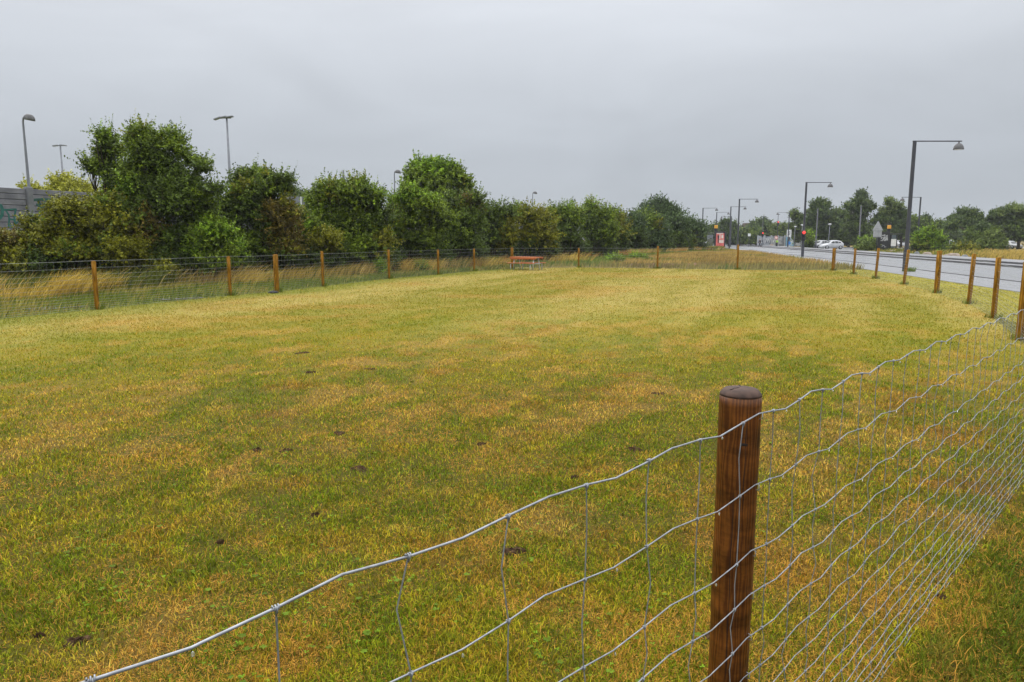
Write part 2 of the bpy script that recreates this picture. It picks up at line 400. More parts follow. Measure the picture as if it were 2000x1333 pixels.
# road strips: v is measured across, from the near edge
def strip(name, v0, v1, z, m, y0=-60, y1=420, thick=None, seg=40):
    b = MB(); ys = np.linspace(y0, y1, seg+1)
    for i in range(seg):
        ya, yb = ys[i], ys[i+1]
        xa, xb = .21*ya+10.9, .21*yb+10.9
        if thick is None:
            b.add([(xa+v0, ya, z), (xa+v1, ya, z), (xb+v1, yb, z), (xb+v0, yb, z)], [(0, 1, 2, 3)])
        else:
            b.add([(xa+v0, ya, z), (xa+v1, ya, z), (xb+v1, yb, z), (xb+v0, yb, z),
                   (xa+v0, ya, z-thick), (xb+v0, yb, z-thick), (xa+v1, ya, z-thick), (xb+v1, yb, z-thick)],
                  [(0, 1, 2, 3), (0, 3, 5, 4), (1, 6, 7, 2)])
    o = b.build(name, m); return tag(o, kind='structure')
strip('cycle_path', 0.0, 2.5, .012, M_PATH)
strip('kerb', 2.5, 2.62, .035, M_KERB, thick=.06)
strip('road', 2.62, 9.3, .004, M_ASPH)
strip('kerb', 9.3, 9.48, .12, M_KERB, thick=.2)
strip('cycle_path', 9.48, 10.6, .105, M_PATH, thick=.12)
strip('kerb', 10.6, 10.76, .22, M_KERB, thick=.2)
strip('pavement', 10.76, 13.9, .20, M_PATH, thick=.3)
# side road at the junction and the car park surface
b = MB(); b.add([(.21*138+24, 138, .010), (.21*138+130, 128, .010), (.21*150+130, 142, .010), (.21*152+24, 152, .010)], [(0, 1, 2, 3)])
tag(b.build('side_road', M_ASPH), kind='structure')
b = MB(); b.add([(43.0, 108, .016), (68, 104, .016), (82, 134, .016), (52.4, 137, .016)], [(0, 1, 2, 3)])
tag(b.build('parking_surface', M_PATH), kind='structure')
b = MB(); b.add([(12.0+.21*150, 139, .02), (10.9+.21*152-60, 176, .02), (10.9+.21*160-60, 190, .02), (12+.21*165, 153, .02)], [(0, 3, 2, 1)])
tag(b.build('side_road', M_ASPH), kind='structure')
# pale gravel showing outside the left fence
b = MB()
for px, py, wpx, hpx in ((100, 611, 90, 4), (345, 593, 70, 3), (800, 541, 60, 2.0)):
    c = U(px, py-8, .006); a = np.linspace(0, 2*math.pi, 26, endpoint=False); vs = [(c.x, c.y, .03)]
    for t in a:
        k = 1+.3*math.sin(3*t+px)+.15*math.sin(7*t)
        dx, dy = math.cos(t)*wpx*S(c.y)*.5*k, math.sin(t)*.35*k
        vs.append((c.x+dx+dy*.4, c.y+dy+dx*.4, .022))
    b.add(vs, [(0, i+1, (i+1) % 26+1) for i in range(26)])
tag(b.build('gravel', M_GRAVEL), 'pale gravel showing on the ground outside the left fence', 'gravel', kind='stuff')

# ------------------------------------------------------------------ grass blades
def blades(name, x, y, z, h, wd, colr, lean, label, cat, az=None, leandir=None, flat=None):
    n = len(x); a = rng.random(n)*2*math.pi if az is None else az
    ca, sa = np.cos(a), np.sin(a)
    ld = rng.random(n)*2*math.pi if leandir is None else leandir
    lx, ly = np.cos(ld)*lean*h, np.sin(ld)*lean*h
    V = np.zeros((n, 5, 3))
    hh = h if flat is None else h*np.where(flat, .18, 1)
    V[:, 0] = np.stack([x-ca*wd/2, y-sa*wd/2, z-.01], 1); V[:, 1] = np.stack([x+ca*wd/2, y+sa*wd/2, z-.01], 1)
    V[:, 2] = np.stack([x+lx*.4-ca*wd*.4, y+ly*.4-sa*wd*.4, z+hh*.6], 1); V[:, 3] = np.stack([x+lx*.4+ca*wd*.4, y+ly*.4+sa*wd*.4, z+hh*.6], 1)
    V[:, 4] = np.stack([x+lx, y+ly, z+hh*1.0], 1)
    i = np.arange(n)*5
    quads = np.stack([i, i+1, i+3, i+2], 1); tris = np.stack([i+2, i+3, i+4], 1)
    C = np.repeat(colr, 5, axis=0)
    o = np_mesh(name, V.reshape(-1, 3), quads, tris, C, M_BLADE)
    return tag(o, label, cat, kind='stuff')
def gzat(x, y):
    r = np.hypot(x, y)
    return terr(x, y)+(fbm(x, y, .5, 51, 3)-.5)*.03*(1-sstep(8, 20, r))*(roadv(x, y) < -1.2)
SOIL = [(664, 848, 26, 9), (700, 918, 30, 10), (617, 1009, 16, 8), (150, 1254, 34, 12), (1000, 1078, 40, 12), (1287, 771, 22, 6), (592, 690, 22, 5), (606, 728, 20, 4), (500, 880, 20, 6),
        (430, 1062, 14, 6), (1240, 880, 24, 7), (1390, 1242, 30, 10), (940, 868, 16, 5), (76, 1246, 14, 6), (1850, 1330, 14, 6), (1838, 1172, 20, 8), (725, 722, 20, 4), (560, 882, 18, 5), (1120, 935, 16, 5)]
soil = [(U(a, b_), w_*.62*S(math.hypot(U(a, b_).y, 1.6))) for a, b_, w_, h_ in SOIL]
N = 1150000
lr = np.exp(rng.uniform(math.log(1.4), math.log(46), N)); az = rng.uniform(R(-47), R(47), N)
x = lr*np.sin(az); y = lr*np.cos(az)
hn = fbm(x, y, .35, 61, 3); inl = inpoly(x, y, lawn_poly)
sd = (x-FM.x)*fdir.y-(y-FM.y)*fdir.x
keep = (roadv(x, y) < -.15) & (hedge_x(y)-x < 1) & ~((y > 41) & ~inl & (x > 0)) & (rng.random(N) < .35+1.1*hn)
for c, w_ in soil:
    d = np.hypot((x-c.x)/w_, (y-c.y)/(w_*.8)); keep &= ~((d < .75+.5*rng.random(N)) & (rng.random(N) < .8))
x, y, lr, hn, sd, inl = x[keep], y[keep], lr[keep], hn[keep], sd[keep], inl[keep]; n = len(x)
A = albedo(x, y); rnd = rng.random(n)
cl = fbm(x, y, .09, 71, 2)
fd = sstep(5, 16, lr); A = A*((.30+1.50*rng.random(n))*(1-fd)+(.82+.36*rng.random(n))*fd)[:, None]*((.55+.9*cl)*(1-fd)+fd)[:, None]
near = 1-sstep(5, 14, lr)
dry = (rng.random(n) < (.10+.42*sstep(.47, .62, fbm(x, y, .8, 81)*.6+.4*fbm(x, y, .2, 83)))*near+.05)
A = np.where(dry[:, None], np.array([.60, .32, .060])*(.55+.8*rng.random(n))[:, None], A)
gr = (rng.random(n) < .22*near) & ~dry
A = np.where(gr[:, None], np.array([.13, .21, .010])*(.6+.8*rng.random(n))[:, None], A)
outb = np.where((sd > 0.05) & (lr < 12), 1.0, 0.0)
A = np.where(((outb > 0) & ~dry)[:, None], A*.55+.45*np.array([.07, .115, .012])*(.5+1.0*rng.random(n))[:, None], A)
h = (.007+.013*rng.random(n)+.011*hn)*(1+lr*.018)*(1+outb*(.2+.9*rng.random(n)**3)); wd = .0021*(1+lr*.30)*(.7+.6*rng.random(n))
wd = np.where(dry, wd*.8, wd); h = np.where(dry, h*1.35, h); nd = (1-sstep(3, 9, lr))[:, None]; A = A*(1-.10*nd); A[:, 2] *= .85
lean = .3+1.1*rng.random(n); flat = (dry & (rng.random(n) < .75)) | (rng.random(n) < .28); lean = np.where(flat, 1.7, lean)
blades('lawn_grass', x, y, gzat(x, y), h, wd, A, lean, 'short mown lawn grass, green mixed with yellow and straw, filling the field', 'grass', flat=flat)
# clover and small broad leaves
def rosette(name, pts, size, colA, nl, label, cat, up=.4):
    V = []; Q = []; C = []
    for (px_, py_, pz_) in pts:
        s_ = size*random.uniform(.6, 1.3); a0 = random.random()*6.28; k = random.uniform(.7, 1.3)
        for i in range(nl):
            a = a0+i*2*math.pi/nl+random.uniform(-.3, .3); ca, sa = math.cos(a), math.sin(a); u_ = up*random.uniform(.2, 1.2)
            b0 = len(V)
            V += [(px_, py_, pz_), (px_+(ca*.6-sa*.4)*s_, py_+(sa*.6+ca*.4)*s_, pz_+s_*u_*.8), (px_+ca*s_, py_+sa*s_, pz_+s_*u_*.7), (px_+(ca*.6+sa*.4)*s_, py_+(sa*.6-ca*.4)*s_, pz_+s_*u_*.8)]
            Q.append((b0, b0+1, b0+2, b0+3)); C += [tuple(v*k for v in colA)]*4
    o = np_mesh(name, np.array(V), np.array(Q), None, np.array(C), M_BLADE); return tag(o, label, cat, kind='stuff')
pts = []
while len(pts) < 750:
    r_ = math.exp(random.uniform(math.log(2.1), math.log(9))); a = random.uniform(R(-45), R(45)); px_, py_ = r_*math.sin(a), r_*math.cos(a)
    if float(fbm(np.array([px_]), np.array([py_]), .7, 91)[0]) > .5: pts.append((px_, py_, float(gzat(np.array([px_]), np.array([py_]))[0])+random.uniform(.015, .035)))
rosette('clover', pts, .010, (.14, .25, .014), 3, 'bright green clover leaves scattered through the near grass', 'clover')
pts = [(p[0]+random.uniform(-.1, .1), p[1]+random.uniform(-.1, .1), p[2]-.006) for p in pts[:300]]
rosette('lawn_weeds', pts, .014, (.10, .16, .012), 5, 'small broad leaved weeds low in the lawn', 'weeds', .25)
# soil scuffs
V = []; Q = []
for (c, w_), (a, b_, c_, d_) in zip(soil, SOIL):
    nn = 22; base = len(V); z0 = float(gzat(np.array([c.x]), np.array([c.y]))[0]); ph = random.random()*6
    V.append((c.x, c.y, z0+.010))
    for ring, rad_ in ((0, .45), (1, .8), (2, 1.15)):
        for i in range(nn):
            t = 2*math.pi*i/nn; k = w_*rad_*(1+.28*math.sin(2*t+ph)+.2*math.sin(5*t+ph*2)+random.uniform(-.12, .12))
            V.append((c.x+math.cos(t)*k, c.y+math.sin(t)*k*.8, z0+(.010+random.uniform(-.008, .014), .003+random.uniform(-.008, .012), -.015)[ring]))
    for i in range(nn):
        j_ = (i+1) % nn; Q.append((base, base+1+i, base+1+j_, base+1+j_))
        for ring in (0, 1):
            o_ = base+1+ring*nn; Q.append((o_+i, o_+nn+i, o_+nn+j_, o_+j_))
me = bpy.data.meshes.new('soil'); me.from_pydata(V, [], [tuple(dict.fromkeys(f)) for f in Q]); me.update()
tag(link('soil', me, M_SOIL), 'small dark scuffs of bare soil in the lawn', 'soil', kind='stuff')

# taller dry grass: before the hedge and in the far meadow
WIND = R(8)
def tall(name, x, y, h, wd, cA, label, cat, leanm=.5):
    n = len(x); z = gzat(x, y)
    C = cA*(.55+.8*rng.random(n))[:, None]
    blades(name, x, y, z, h, wd, C, leanm*(.5+rng.random(n)), label, cat, leandir=WIND+rng.normal(0, .55, n))
n = 60000
yy = rng.uniform(12, 110, n)**1.0; yy = 12+(98)*rng.random(n)**2.2; off = rng.uniform(-1, 3.6, n)**1.0
off = np.where(rng.random(n) < .5, off, rng.normal(1.9, .8, n))
xx = hedge_x(yy)+.9+off*.75
cl = fbm(xx, yy, 1.5, 101, 3)
k = (rng.random(n) < sstep(.46, .64, cl)*np.where(yy < 30, .5, 1)) & ~inpoly(xx, yy, lawn_poly); xx, yy, cl = xx[k], yy[k], cl[k]; n = len(xx)
g = (fbm(xx, yy, 2.5, 105, 2)+rng.normal(0, .12, n) > .50)[:, None]
cA = np.where(g, np.array([.14, .16, .03]), np.array([.54, .39, .12]))
cA = np.where((fbm(xx, yy, 1.8, 107, 2) > .64)[:, None], np.array([.40, .22, .06]), cA)
tall('tall_dry_grass', xx, yy, (.28+.45*rng.random(n))*(.45+.9*cl), .008+.0006*yy, cA, 'tall straw coloured grass leaning in the wind along the foot of the hedge', 'tall grass', .7)
X_, Y_, H_ = [], [], []
for px_, py_, wr, hh in ((25, 588, .8, .45), (100, 584, .35, .70), (128, 580, .4, .78), (160, 574, .5, .66), (205, 570, .3, .5), (345, 556, .8, .35), (480, 556, .9, .5), (560, 548, .8, .5), (600, 545, .9, .5), (655, 541, .8, .5), (700, 539, .9, .5), (790, 533, .9, .7), (830, 531, .8, .6), (925, 524, 1.0, .6), (965, 522, 1.2, .6), (1085, 516, 1.4, .7), (1115, 514, 1.4, .75)):
    c = U(px_, py_); m_ = 200 if px_ > 240 else 230
    X_.append(c.x+rng.normal(0, wr*.5, m_)); Y_.append(c.y+rng.normal(0, .3, m_)); H_.append(hh*(.55+.6*rng.random(m_)))
X_, Y_, H_ = map(np.concatenate, (X_, Y_, H_)); k = ~inpoly(X_, Y_, lawn_poly); X_, Y_, H_ = X_[k], Y_[k], H_[k]
tall('straw_clumps', X_, Y_, H_, .006+.0005*Y_, np.tile(np.array([.56, .40, .085]), (len(X_), 1)), 'bright golden clumps of tall grass bent over behind the left fence', 'tall grass', .9)
n = 60000
yy = 10+70*rng.random(n)**1.8; lf = np.interp(yy, [p.y for p in P_leftext+P_left], [p.x for p in P_leftext+P_left])
xx = lf-(lf-hedge_x(yy)-.5)*rng.random(n)
k = (xx < lf-.1) & (xx > hedge_x(yy)+.3) & (yy < 60); xx, yy = xx[k], yy[k]; n = len(xx)
mixv = (fbm(xx, yy, 1.6, 141, 3)+rng.normal(0, .1, n) > .55)[:, None]
tall('verge_grass', xx, yy, (.07+.16*rng.random(n)), .006+.0006*yy, np.where(mixv, np.array([.36, .30, .07]), np.array([.15, .19, .025])), 'ankle high green grass between the left fence and the hedge', 'verge grass', .6)
n = 110000
yy = rng.uniform(38.5, 140, n); rv = rng.uniform(0, 1, n)
x0 = np.maximum(hedge_x(yy)+1.5, -40); x1 = .21*yy+10.9-.1
xx = x0+(x1-x0)*rv
k = ~inpoly(xx, yy, lawn_poly) & (rng.random(n) < np.clip(60/yy, .2, 1)) & (xx < x1) & (yy > 41.5-xx*.25); xx, yy = xx[k], yy[k]; n = len(xx)
gn = fbm(xx, yy, 6, 111, 3)
leftness = sstep(0, 1, (hedge_x(yy)+9-xx)/6)
g = (rng.random(n) < sstep(.45, .62, gn*.7+leftness*.35))[:, None]
cA = np.where(g, np.array([.16, .22, .035]), np.array([.44, .31, .09]))
cA = np.where((fbm(xx, yy, 2.2, 115, 3)+rng.normal(0, .05, n) > .56)[:, None] & ~g, np.array([.29, .20, .055]), cA)
cA = np.where((yy < 43.5+.6*rng.random(n))[:, None], cA*np.array([.65, .8, .8]), cA)
tall('meadow_grass', xx, yy, (.12+.26*rng.random(n))*np.where(yy > 90, .5, 1), .010+.0005*yy, cA, 'dry golden meadow grass beyond the far fence up to the road', 'meadow', .3)
# far verge beyond the road
n = 60000
yy = rng.uniform(30, 125, n); rv = 13.9+rng.random(n)**1.4*16; xx = .21*yy+10.9+rv
gold = sstep(34, 40, (xx/yy)*57.3)   # east part is golden
k = rng.random(n) < np.clip(50/yy, .2, 1)*(.35+.65*fbm(xx, yy, 3, 121, 2)); k &= ~((yy > 100) & (yy < 140) & (rv > 16)) ; xx, yy, gold = xx[k], yy[k], gold[k]; n = len(xx)
isg = (rng.random(n) > (.12+.80*sstep(.55, .70, xx/yy+.10*(fbm(xx, yy, 4, 151, 2)-.5))))[:, None]
cA = np.where(isg, np.array([.16, .18, .035]), np.array([.44, .32, .085]))
rv = roadv(xx, yy); tall('verge_grass', xx, yy, (.20+.42*rng.random(n))*np.where(xx/yy < .635, .22+.78*sstep(15.5, 19.5, rv), 1), .014+.0009*yy, cA, 'uncut green and golden grass on the verge across the road', 'verge grass', .4)
# rough edge tufts by near fence outside, bottom right
n = 3500
t = rng.uniform(-1, 9, n); o_ = rng.gamma(2.0, .5, n)+.1
xx = FM.x+fdir.x*t+fdir.y*o_; yy = FM.y+fdir.y*t-fdir.x*o_
k = (np.hypot(xx, yy) > 1.6) & (fbm(xx, yy, .4, 131, 2) > .52); xx, yy = xx[k], yy[k]; n = len(xx)
_b = [(p.x, p.y) for p in P_left+P_far+P_right]; _bx = np.repeat(np.array(_b), 70, axis=0); _a = rng.random(len(_bx))*6.283; _r = .05+.12*rng.random(len(_bx))
_x, _y = _bx[:, 0]+np.cos(_a)*_r, _bx[:, 1]+np.sin(_a)*_r
tall('long_grass', _x, _y, .05+.13*rng.random(len(_x)), .004+.0004*_y, np.tile(np.array([.13, .17, .02]), (len(_x), 1)), 'dark grass tufts added round the feet of the fence posts as contact shade', 'long grass', .5)  # tufts added at the post feet, standing in for contact shade
_a = rng.random(260)*6.283; _r = .12+.20*rng.random(260); _c = U(1774, 531)
tall('lamp_foot_weeds', _c.x+np.cos(_a)*_r, _c.y+np.sin(_a)*_r, .08+.20*rng.random(260), np.full(260, .02), np.tile(np.array([.13, .19, .025]), (260, 1)), 'green weeds round the foot of the tallest road lamp', 'weeds', .6)
tall('long_grass', xx, yy, .06+.12*rng.random(n), np.full(n, .0045), np.tile(np.array([.075, .13, .012]), (n, 1)), 'longer dark green grass outside the near wire fence', 'long grass', .8)

# ------------------------------------------------------------------ foliage
PAL0 = {'olive': ((.095, .095, .010), (.19, .18, .018)), 'dark': ((.040, .058, .012), (.075, .105, .018)), 'mid': ((.055, .082, .010), (.12, .155, .018)),
       'bright': ((.065, .115, .010), (.15, .22, .02)), 'brown': ((.070, .056, .014), (.135, .095, .022)), 'yellow': ((.19, .19, .02), (.32, .30, .05)),
       'blue': ((.045, .075, .030), (.085, .125, .050)), 'far': ((.050, .080, .030), (.10, .14, .048)), 'farlt': ((.09, .13, .035), (.17, .21, .06)), 'deep': ((.030, .042, .012), (.055, .08, .018))}
PAL = {k: tuple(tuple(min(.9, c*f_*g_) for c, f_ in zip(v, (1.75, 1.85, 1.35))) for v, g_ in zip(t, (.70, 1.30))) for k, t in PAL0.items()}
for k in ('olive', 'yellow', 'brown'): PAL[k] = (PAL[k][0], tuple(c*.78 for c in PAL[k][1]))
for k in ('far', 'farlt', 'blue'): PAL[k] = tuple(tuple(c*.66 for c in v) for v in PAL[k])
def crown_mesh(name, blobs, dens, leaf, parent, zmin=.05, up=.5, spiky=1.0, inner=1.0):
    """blobs: (centre, radii, palette). twigs of leaves over each blob plus inner fill"""
    P = []; NRM = []; SZ = []; CC = []
    bb = []; order = ['deep', 'dark', 'mid', 'bright']; rsb = random.Random(len(blobs)*7+int(abs(blobs[0][0][0])*10))
    for c, r, pal in blobs:
        bb.append((c, tuple(q*.70 for q in r), pal))
        for k in range(6):
            u = Vector((rsb.gauss(0, 1), rsb.gauss(0, 1), rsb.gauss(.25, 1))).normalized(); s_ = rsb.uniform(.30, .50); p2 = pal
            if rsb.random() < .3: p2 = rsb.choice({'mid': ['dark', 'bright', 'olive'], 'dark': ['mid', 'deep'], 'olive': ['mid', 'olive', 'dark'], 'bright': ['mid'], 'brown': ['dark', 'olive'], 'far': ['dark', 'farlt']}.get(pal, [pal]))
            bb.append(((c[0]+u.x*r[0]*.62, c[1]+u.y*r[1]*.62, c[2]+u.z*r[2]*.58), (r[0]*s_, r[1]*s_, r[2]*s_), p2))
    blobs = bb
    for bi, (c, r, pal) in enumerate(blobs):
        c = np.array(c); r = np.array(r); area = 4*math.pi*((r[0]*r[1])**1.6/3+(r[0]*r[2])**1.6/3+(r[1]*r[2])**1.6/3)**(1/1.6)
        nt_ = max(12, int(area*dens)); m = 14
        u = rng.normal(size=(nt_, 3)); u /= np.linalg.norm(u, axis=1)[:, None]
        u[:, 2] = np.where(u[:, 2] < -.45, -u[:, 2], u[:, 2])
        lump = .80+.40*vn(u[:, 0]*2.3+u[:, 2]*1.7+bi*5, u[:, 1]*2.3-u[:, 2]*1.3, .55, bi)
        depth = 1-.42*rng.random(nt_)**1.6
        st = c+u*r*(lump*depth)[:, None]
        d = u*.8+np.array([0.10, 0, up])*rng.random((nt_, 1))*1.4+rng.normal(0, .35, (nt_, 3)); d /= np.linalg.norm(d, axis=1)[:, None]
        L = leaf*(2.2+3.6*rng.random(nt_)**2)*spiky; sh = (rng.random(nt_) < .05*spiky) & (u[:, 2] > .3); L = np.where(sh, np.minimum(L*1.7, .62+leaf*1.0), L); d[sh] = d[sh]*.35+np.array([.12, 0, .9])
        t = np.linspace(0, 1, m)[None, :, None]
        sag = np.zeros((nt_, m, 3)); sag[:, :, 2] = -(t[..., 0]**2)*L[:, None]*.18*rng.random((nt_, 1))
        p = st[:, None, :]+d[:, None, :]*t*L[:, None, None]+sag+rng.normal(0, leaf*.42, (nt_, m, 3))*(1.15-t*.75)*np.where(sh, .5, 1.0)[:, None, None]
        n_ = rng.normal(size=(nt_, m, 3))*.75+np.array([0, 0, .65])+u[:, None, :]*.35
        c0, c1 = np.array(PAL[pal][0]), np.array(PAL[pal][1])
        k = np.clip(rng.normal(.42, .30, (nt_, 1, 1))+rng.normal(0, .13, (nt_, m, 1)), 0, 1.15)
        cc = c0+(c1-c0)*k
        P.append(p.reshape(-1, 3)); NRM.append(n_.reshape(-1, 3)); CC.append(cc.reshape(-1, 3)); SZ.append(leaf*(.55+.75*rng.random(nt_*m)))
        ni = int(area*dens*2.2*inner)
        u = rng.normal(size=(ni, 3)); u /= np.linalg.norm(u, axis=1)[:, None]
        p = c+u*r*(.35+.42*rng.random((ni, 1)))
        P.append(p); NRM.append(u+rng.normal(0, .5, (ni, 3))); CC.append(np.tile(c0, (ni, 1))*(.55+.5*rng.random((ni, 1)))); SZ.append(leaf*2.3*(.7+.6*rng.random(ni)))  # inner leaves coloured darker: the crown's self-shadow is put into the colour
    P = np.concatenate(P); NRM = np.concatenate(NRM); CC = np.concatenate(CC); SZ = np.concatenate(SZ)
    gzz = zmin+terr(P[:, 0], P[:, 1]); k = P[:, 2] > gzz; P, NRM, CC, SZ = P[k], NRM[k], CC[k], SZ[k]
    NRM /= np.linalg.norm(NRM, axis=1)[:, None]+1e-9
    a = rng.normal(size=P.shape); a -= NRM*(a*NRM).sum(1)[:, None]; a /= np.linalg.norm(a, axis=1)[:, None]+1e-9; b_ = np.cross(NRM, a)
    s1 = SZ[:, None]; V = np.stack([P-a*s1*.5, P+b_*s1*.30+NRM*s1*.06, P+a*s1*.55, P-b_*s1*.30+NRM*s1*.06], 1).reshape(-1, 3)
    i = np.arange(len(P))*4
    return np_mesh(name, V, np.stack([i, i+1, i+2, i+3], 1), None, np.repeat(CC, 4, axis=0), M_LEAF, parent)
def woody(kind, label, cat, group, blobs, base, dens, leaf, trunk_r=.1, stems=3, spiky=1.0, zmin=.05, inner=1.0, stemsout=0, fork=.35):
    root = empty(kind, base, 0, label, cat, group); b0 = Vector(base)
    loc = [(tuple(Vector(c)-b0), r, p) for c, r, p in blobs]
    # build in world then shift: terrain test uses world coordinates
    cr = crown_mesh('crown', blobs, dens, leaf, root, zmin+0.0, spiky=spiky, inner=inner)
    cr.data.transform(Matrix.Translation(-b0))
    t = MB()
    tops = sorted(loc, key=lambda q: -q[0][2])
    hmain = min(q[0][2]-q[1][2]*.3 for q in loc)
    fk = Vector((0, 0, max(.25, hmain*.9) if stems == 1 else .15))
    if stems == 1: t.tube([(0, 0, -.1), (trunk_r*.3, 0, fk.z*.5), fk], [trunk_r*1.25, trunk_r, trunk_r*.85], 8)
    for q in loc[:14]:
        c = Vector(q[0]); e_ = c+Vector((0, 0, q[1][2]*.45))
        s0 = fk if stems == 1 else Vector((random.uniform(-.25, .25), random.uniform(-.25, .25), -.1))
        mid = s0.lerp(e_, .5)+Vector((random.uniform(-.2, .2), random.uniform(-.2, .2), random.uniform(0, .25)))
        t.tube([s0, mid, e_], [trunk_r*.55, trunk_r*.35, .012], 5)
        for _ in range(4):
            a_ = Vector((random.gauss(0, 1), random.gauss(0, 1), random.gauss(.6, .6))).normalized()
            e2 = c+Vector((a_.x*q[1][0], a_.y*q[1][1], a_.z*q[1][2]))*random.uniform(.75, 1.0)
            t.tube([mid.lerp(e_, .4), mid.lerp(e2, .6)+Vector((0, 0, .1)), e2], [trunk_r*.25, trunk_r*.15, .006], 4)
    t.build('trunk', M_BARK, root, True)
    return root
def pixblobs(lst, Y, jit=1.0, ry=None, seed=0):
    rs = random.Random(seed+int(Y*10)); o_ = []
    for it in lst:
        px_, py_, rx, rz, pal = it[:5]; dy = it[5] if len(it) > 5 else rs.uniform(-.5, .5)*jit
        c = D(px_, py_, Y+dy); sx = rx*S(Y); o_.append((tuple(c), (sx, (ry or min(max(sx, .7), 2.6)), rz*S(Y)), pal))
    return o_
def pix_tree(kind, label, cat, group, Y, base_px, lst, dens, leaf, **kw):
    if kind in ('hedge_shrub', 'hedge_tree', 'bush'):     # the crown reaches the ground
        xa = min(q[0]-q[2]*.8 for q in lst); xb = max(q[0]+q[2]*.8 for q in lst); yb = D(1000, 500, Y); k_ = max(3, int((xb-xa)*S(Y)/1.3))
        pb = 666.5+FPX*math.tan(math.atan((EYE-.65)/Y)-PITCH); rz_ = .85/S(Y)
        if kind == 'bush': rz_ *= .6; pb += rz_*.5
        lst = list(lst)+[(xa+(xb-xa)*(i+.5)/k_, pb, (xb-xa)/k_*.75, rz_, 'deep', .7) for i in range(k_)]  # skirt leaves take the darkest palette, shade under the overhang put into colour
    bx = (base_px-1000)/FPX*Y*1.01; z = float(terr(np.array([bx]), np.array([Y]))[0])
    return woody(kind, label, cat, group, pixblobs(lst, Y, seed=int(base_px)), (bx, Y, z), dens, leaf, **kw)
HG = 'shrubs of the hedge along the left fence'
pix_tree('hedge_shrub', 'olive yellow rounded hedge shrub in front of the graffitied wall at the left', 'shrub', HG, 25.5, 180,
    [(170, 440, 75, 55, 'olive'), (110, 470, 55, 45, 'olive'), (230, 450, 60, 55, 'olive'), (75, 455, 32, 28, 'mid'), (150, 490, 85, 35, 'olive', .4), (250, 495, 50, 40, 'olive'), (285, 460, 34, 45, 'brown'),
     (200, 405, 48, 28, 'olive'), (130, 415, 40, 25, 'olive'), (60, 500, 35, 35, 'mid'), (290, 525, 35, 28, 'olive'), (320, 535, 22, 15, 'olive'), (200, 535, 70, 24, 'deep', 1.2), (95, 505, 45, 26, 'deep', 1.0), (55, 440, 16, 14, 'olive')], 30, .085)
pix_tree('hedge_shrub', 'narrow spiky hedge shrub rising just left of the tallest hedge shrub', 'shrub', HG, 28.0, 222,
    [(212, 318, 24, 42, 'mid'), (208, 285, 12, 24, 'dark'), (232, 350, 30, 40, 'dark'), (190, 335, 14, 12, 'mid'), (178, 322, 10, 5, 'mid'), (207, 268, 6, 14, 'mid'), (228, 300, 9, 14, 'mid'), (225, 400, 40, 50, 'mid'), (245, 440, 40, 60, 'dark')], 30, .085, spiky=1.2)
pix_tree('hedge_shrub', 'tallest dark green hedge shrub with upright leafy shoots', 'shrub', HG, 26.5, 340,
    [(275, 300, 26, 36, 'mid'), (300, 330, 45, 42, 'dark'), (342, 338, 34, 32, 'dark'), (378, 374, 30, 36, 'dark'), (265, 360, 35, 45, 'mid'), (330, 400, 80, 65, 'dark'), (270, 435, 45, 60, 'brown'),
     (385, 430, 55, 65, 'dark'), (420, 470, 45, 50, 'mid'), (415, 455, 24, 22, 'bright'), (448, 488, 24, 24, 'bright'), (395, 490, 30, 20, 'bright'), (350, 485, 70, 45, 'dark'), (395, 395, 30, 30, 'mid'), (272, 272, 12, 20, 'mid'), (345, 292, 14, 18, 'mid'), (300, 290, 10, 16, 'mid'), (276, 258, 6, 13, 'mid'), (262, 285, 7, 14, 'mid'), (318, 278, 8, 10, 'mid'), (326, 268, 5, 9, 'mid'), (345, 276, 5, 12, 'mid'), (372, 312, 12, 12, 'mid'), (398, 330, 9, 12, 'dark'), (415, 372, 12, 10, 'dark'), (370, 400, 25, 20, 'bright'), (318, 520, 60, 32, 'deep'), (420, 515, 45, 25, 'mid')], 30, .085, spiky=1.15)
pix_tree('hedge_shrub', 'dark hedge shrub with arching twigs and a brownish right flank', 'shrub', HG, 29.5, 505,
    [(490, 378, 45, 32, 'mid'), (465, 370, 26, 26, 'dark'), (525, 375, 30, 28, 'dark'), (545, 365, 16, 15, 'dark'), (450, 420, 40, 45, 'dark'), (500, 425, 55, 50, 'dark'), (550, 440, 45, 50, 'brown'), (480, 480, 60, 40, 'dark'),
     (560, 480, 40, 38, 'brown'), (500, 352, 22, 12, 'mid'), (470, 345, 12, 6, 'dark'), (497, 340, 9, 6, 'mid'), (520, 347, 10, 6, 'mid'), (555, 352, 13, 4, 'dark'), (562, 372, 10, 5, 'dark'), (510, 515, 70, 25, 'deep')], 26, .09, spiky=1.15)
pix_tree('hedge_shrub', 'low olive green hedge shrub behind the thick left fence post', 'shrub', HG, 31.0, 600,
    [(600, 475, 38, 40, 'olive'), (640, 480, 38, 35, 'olive'), (590, 440, 30, 40, 'mid'), (610, 505, 50, 20, 'deep')], 24, .09)
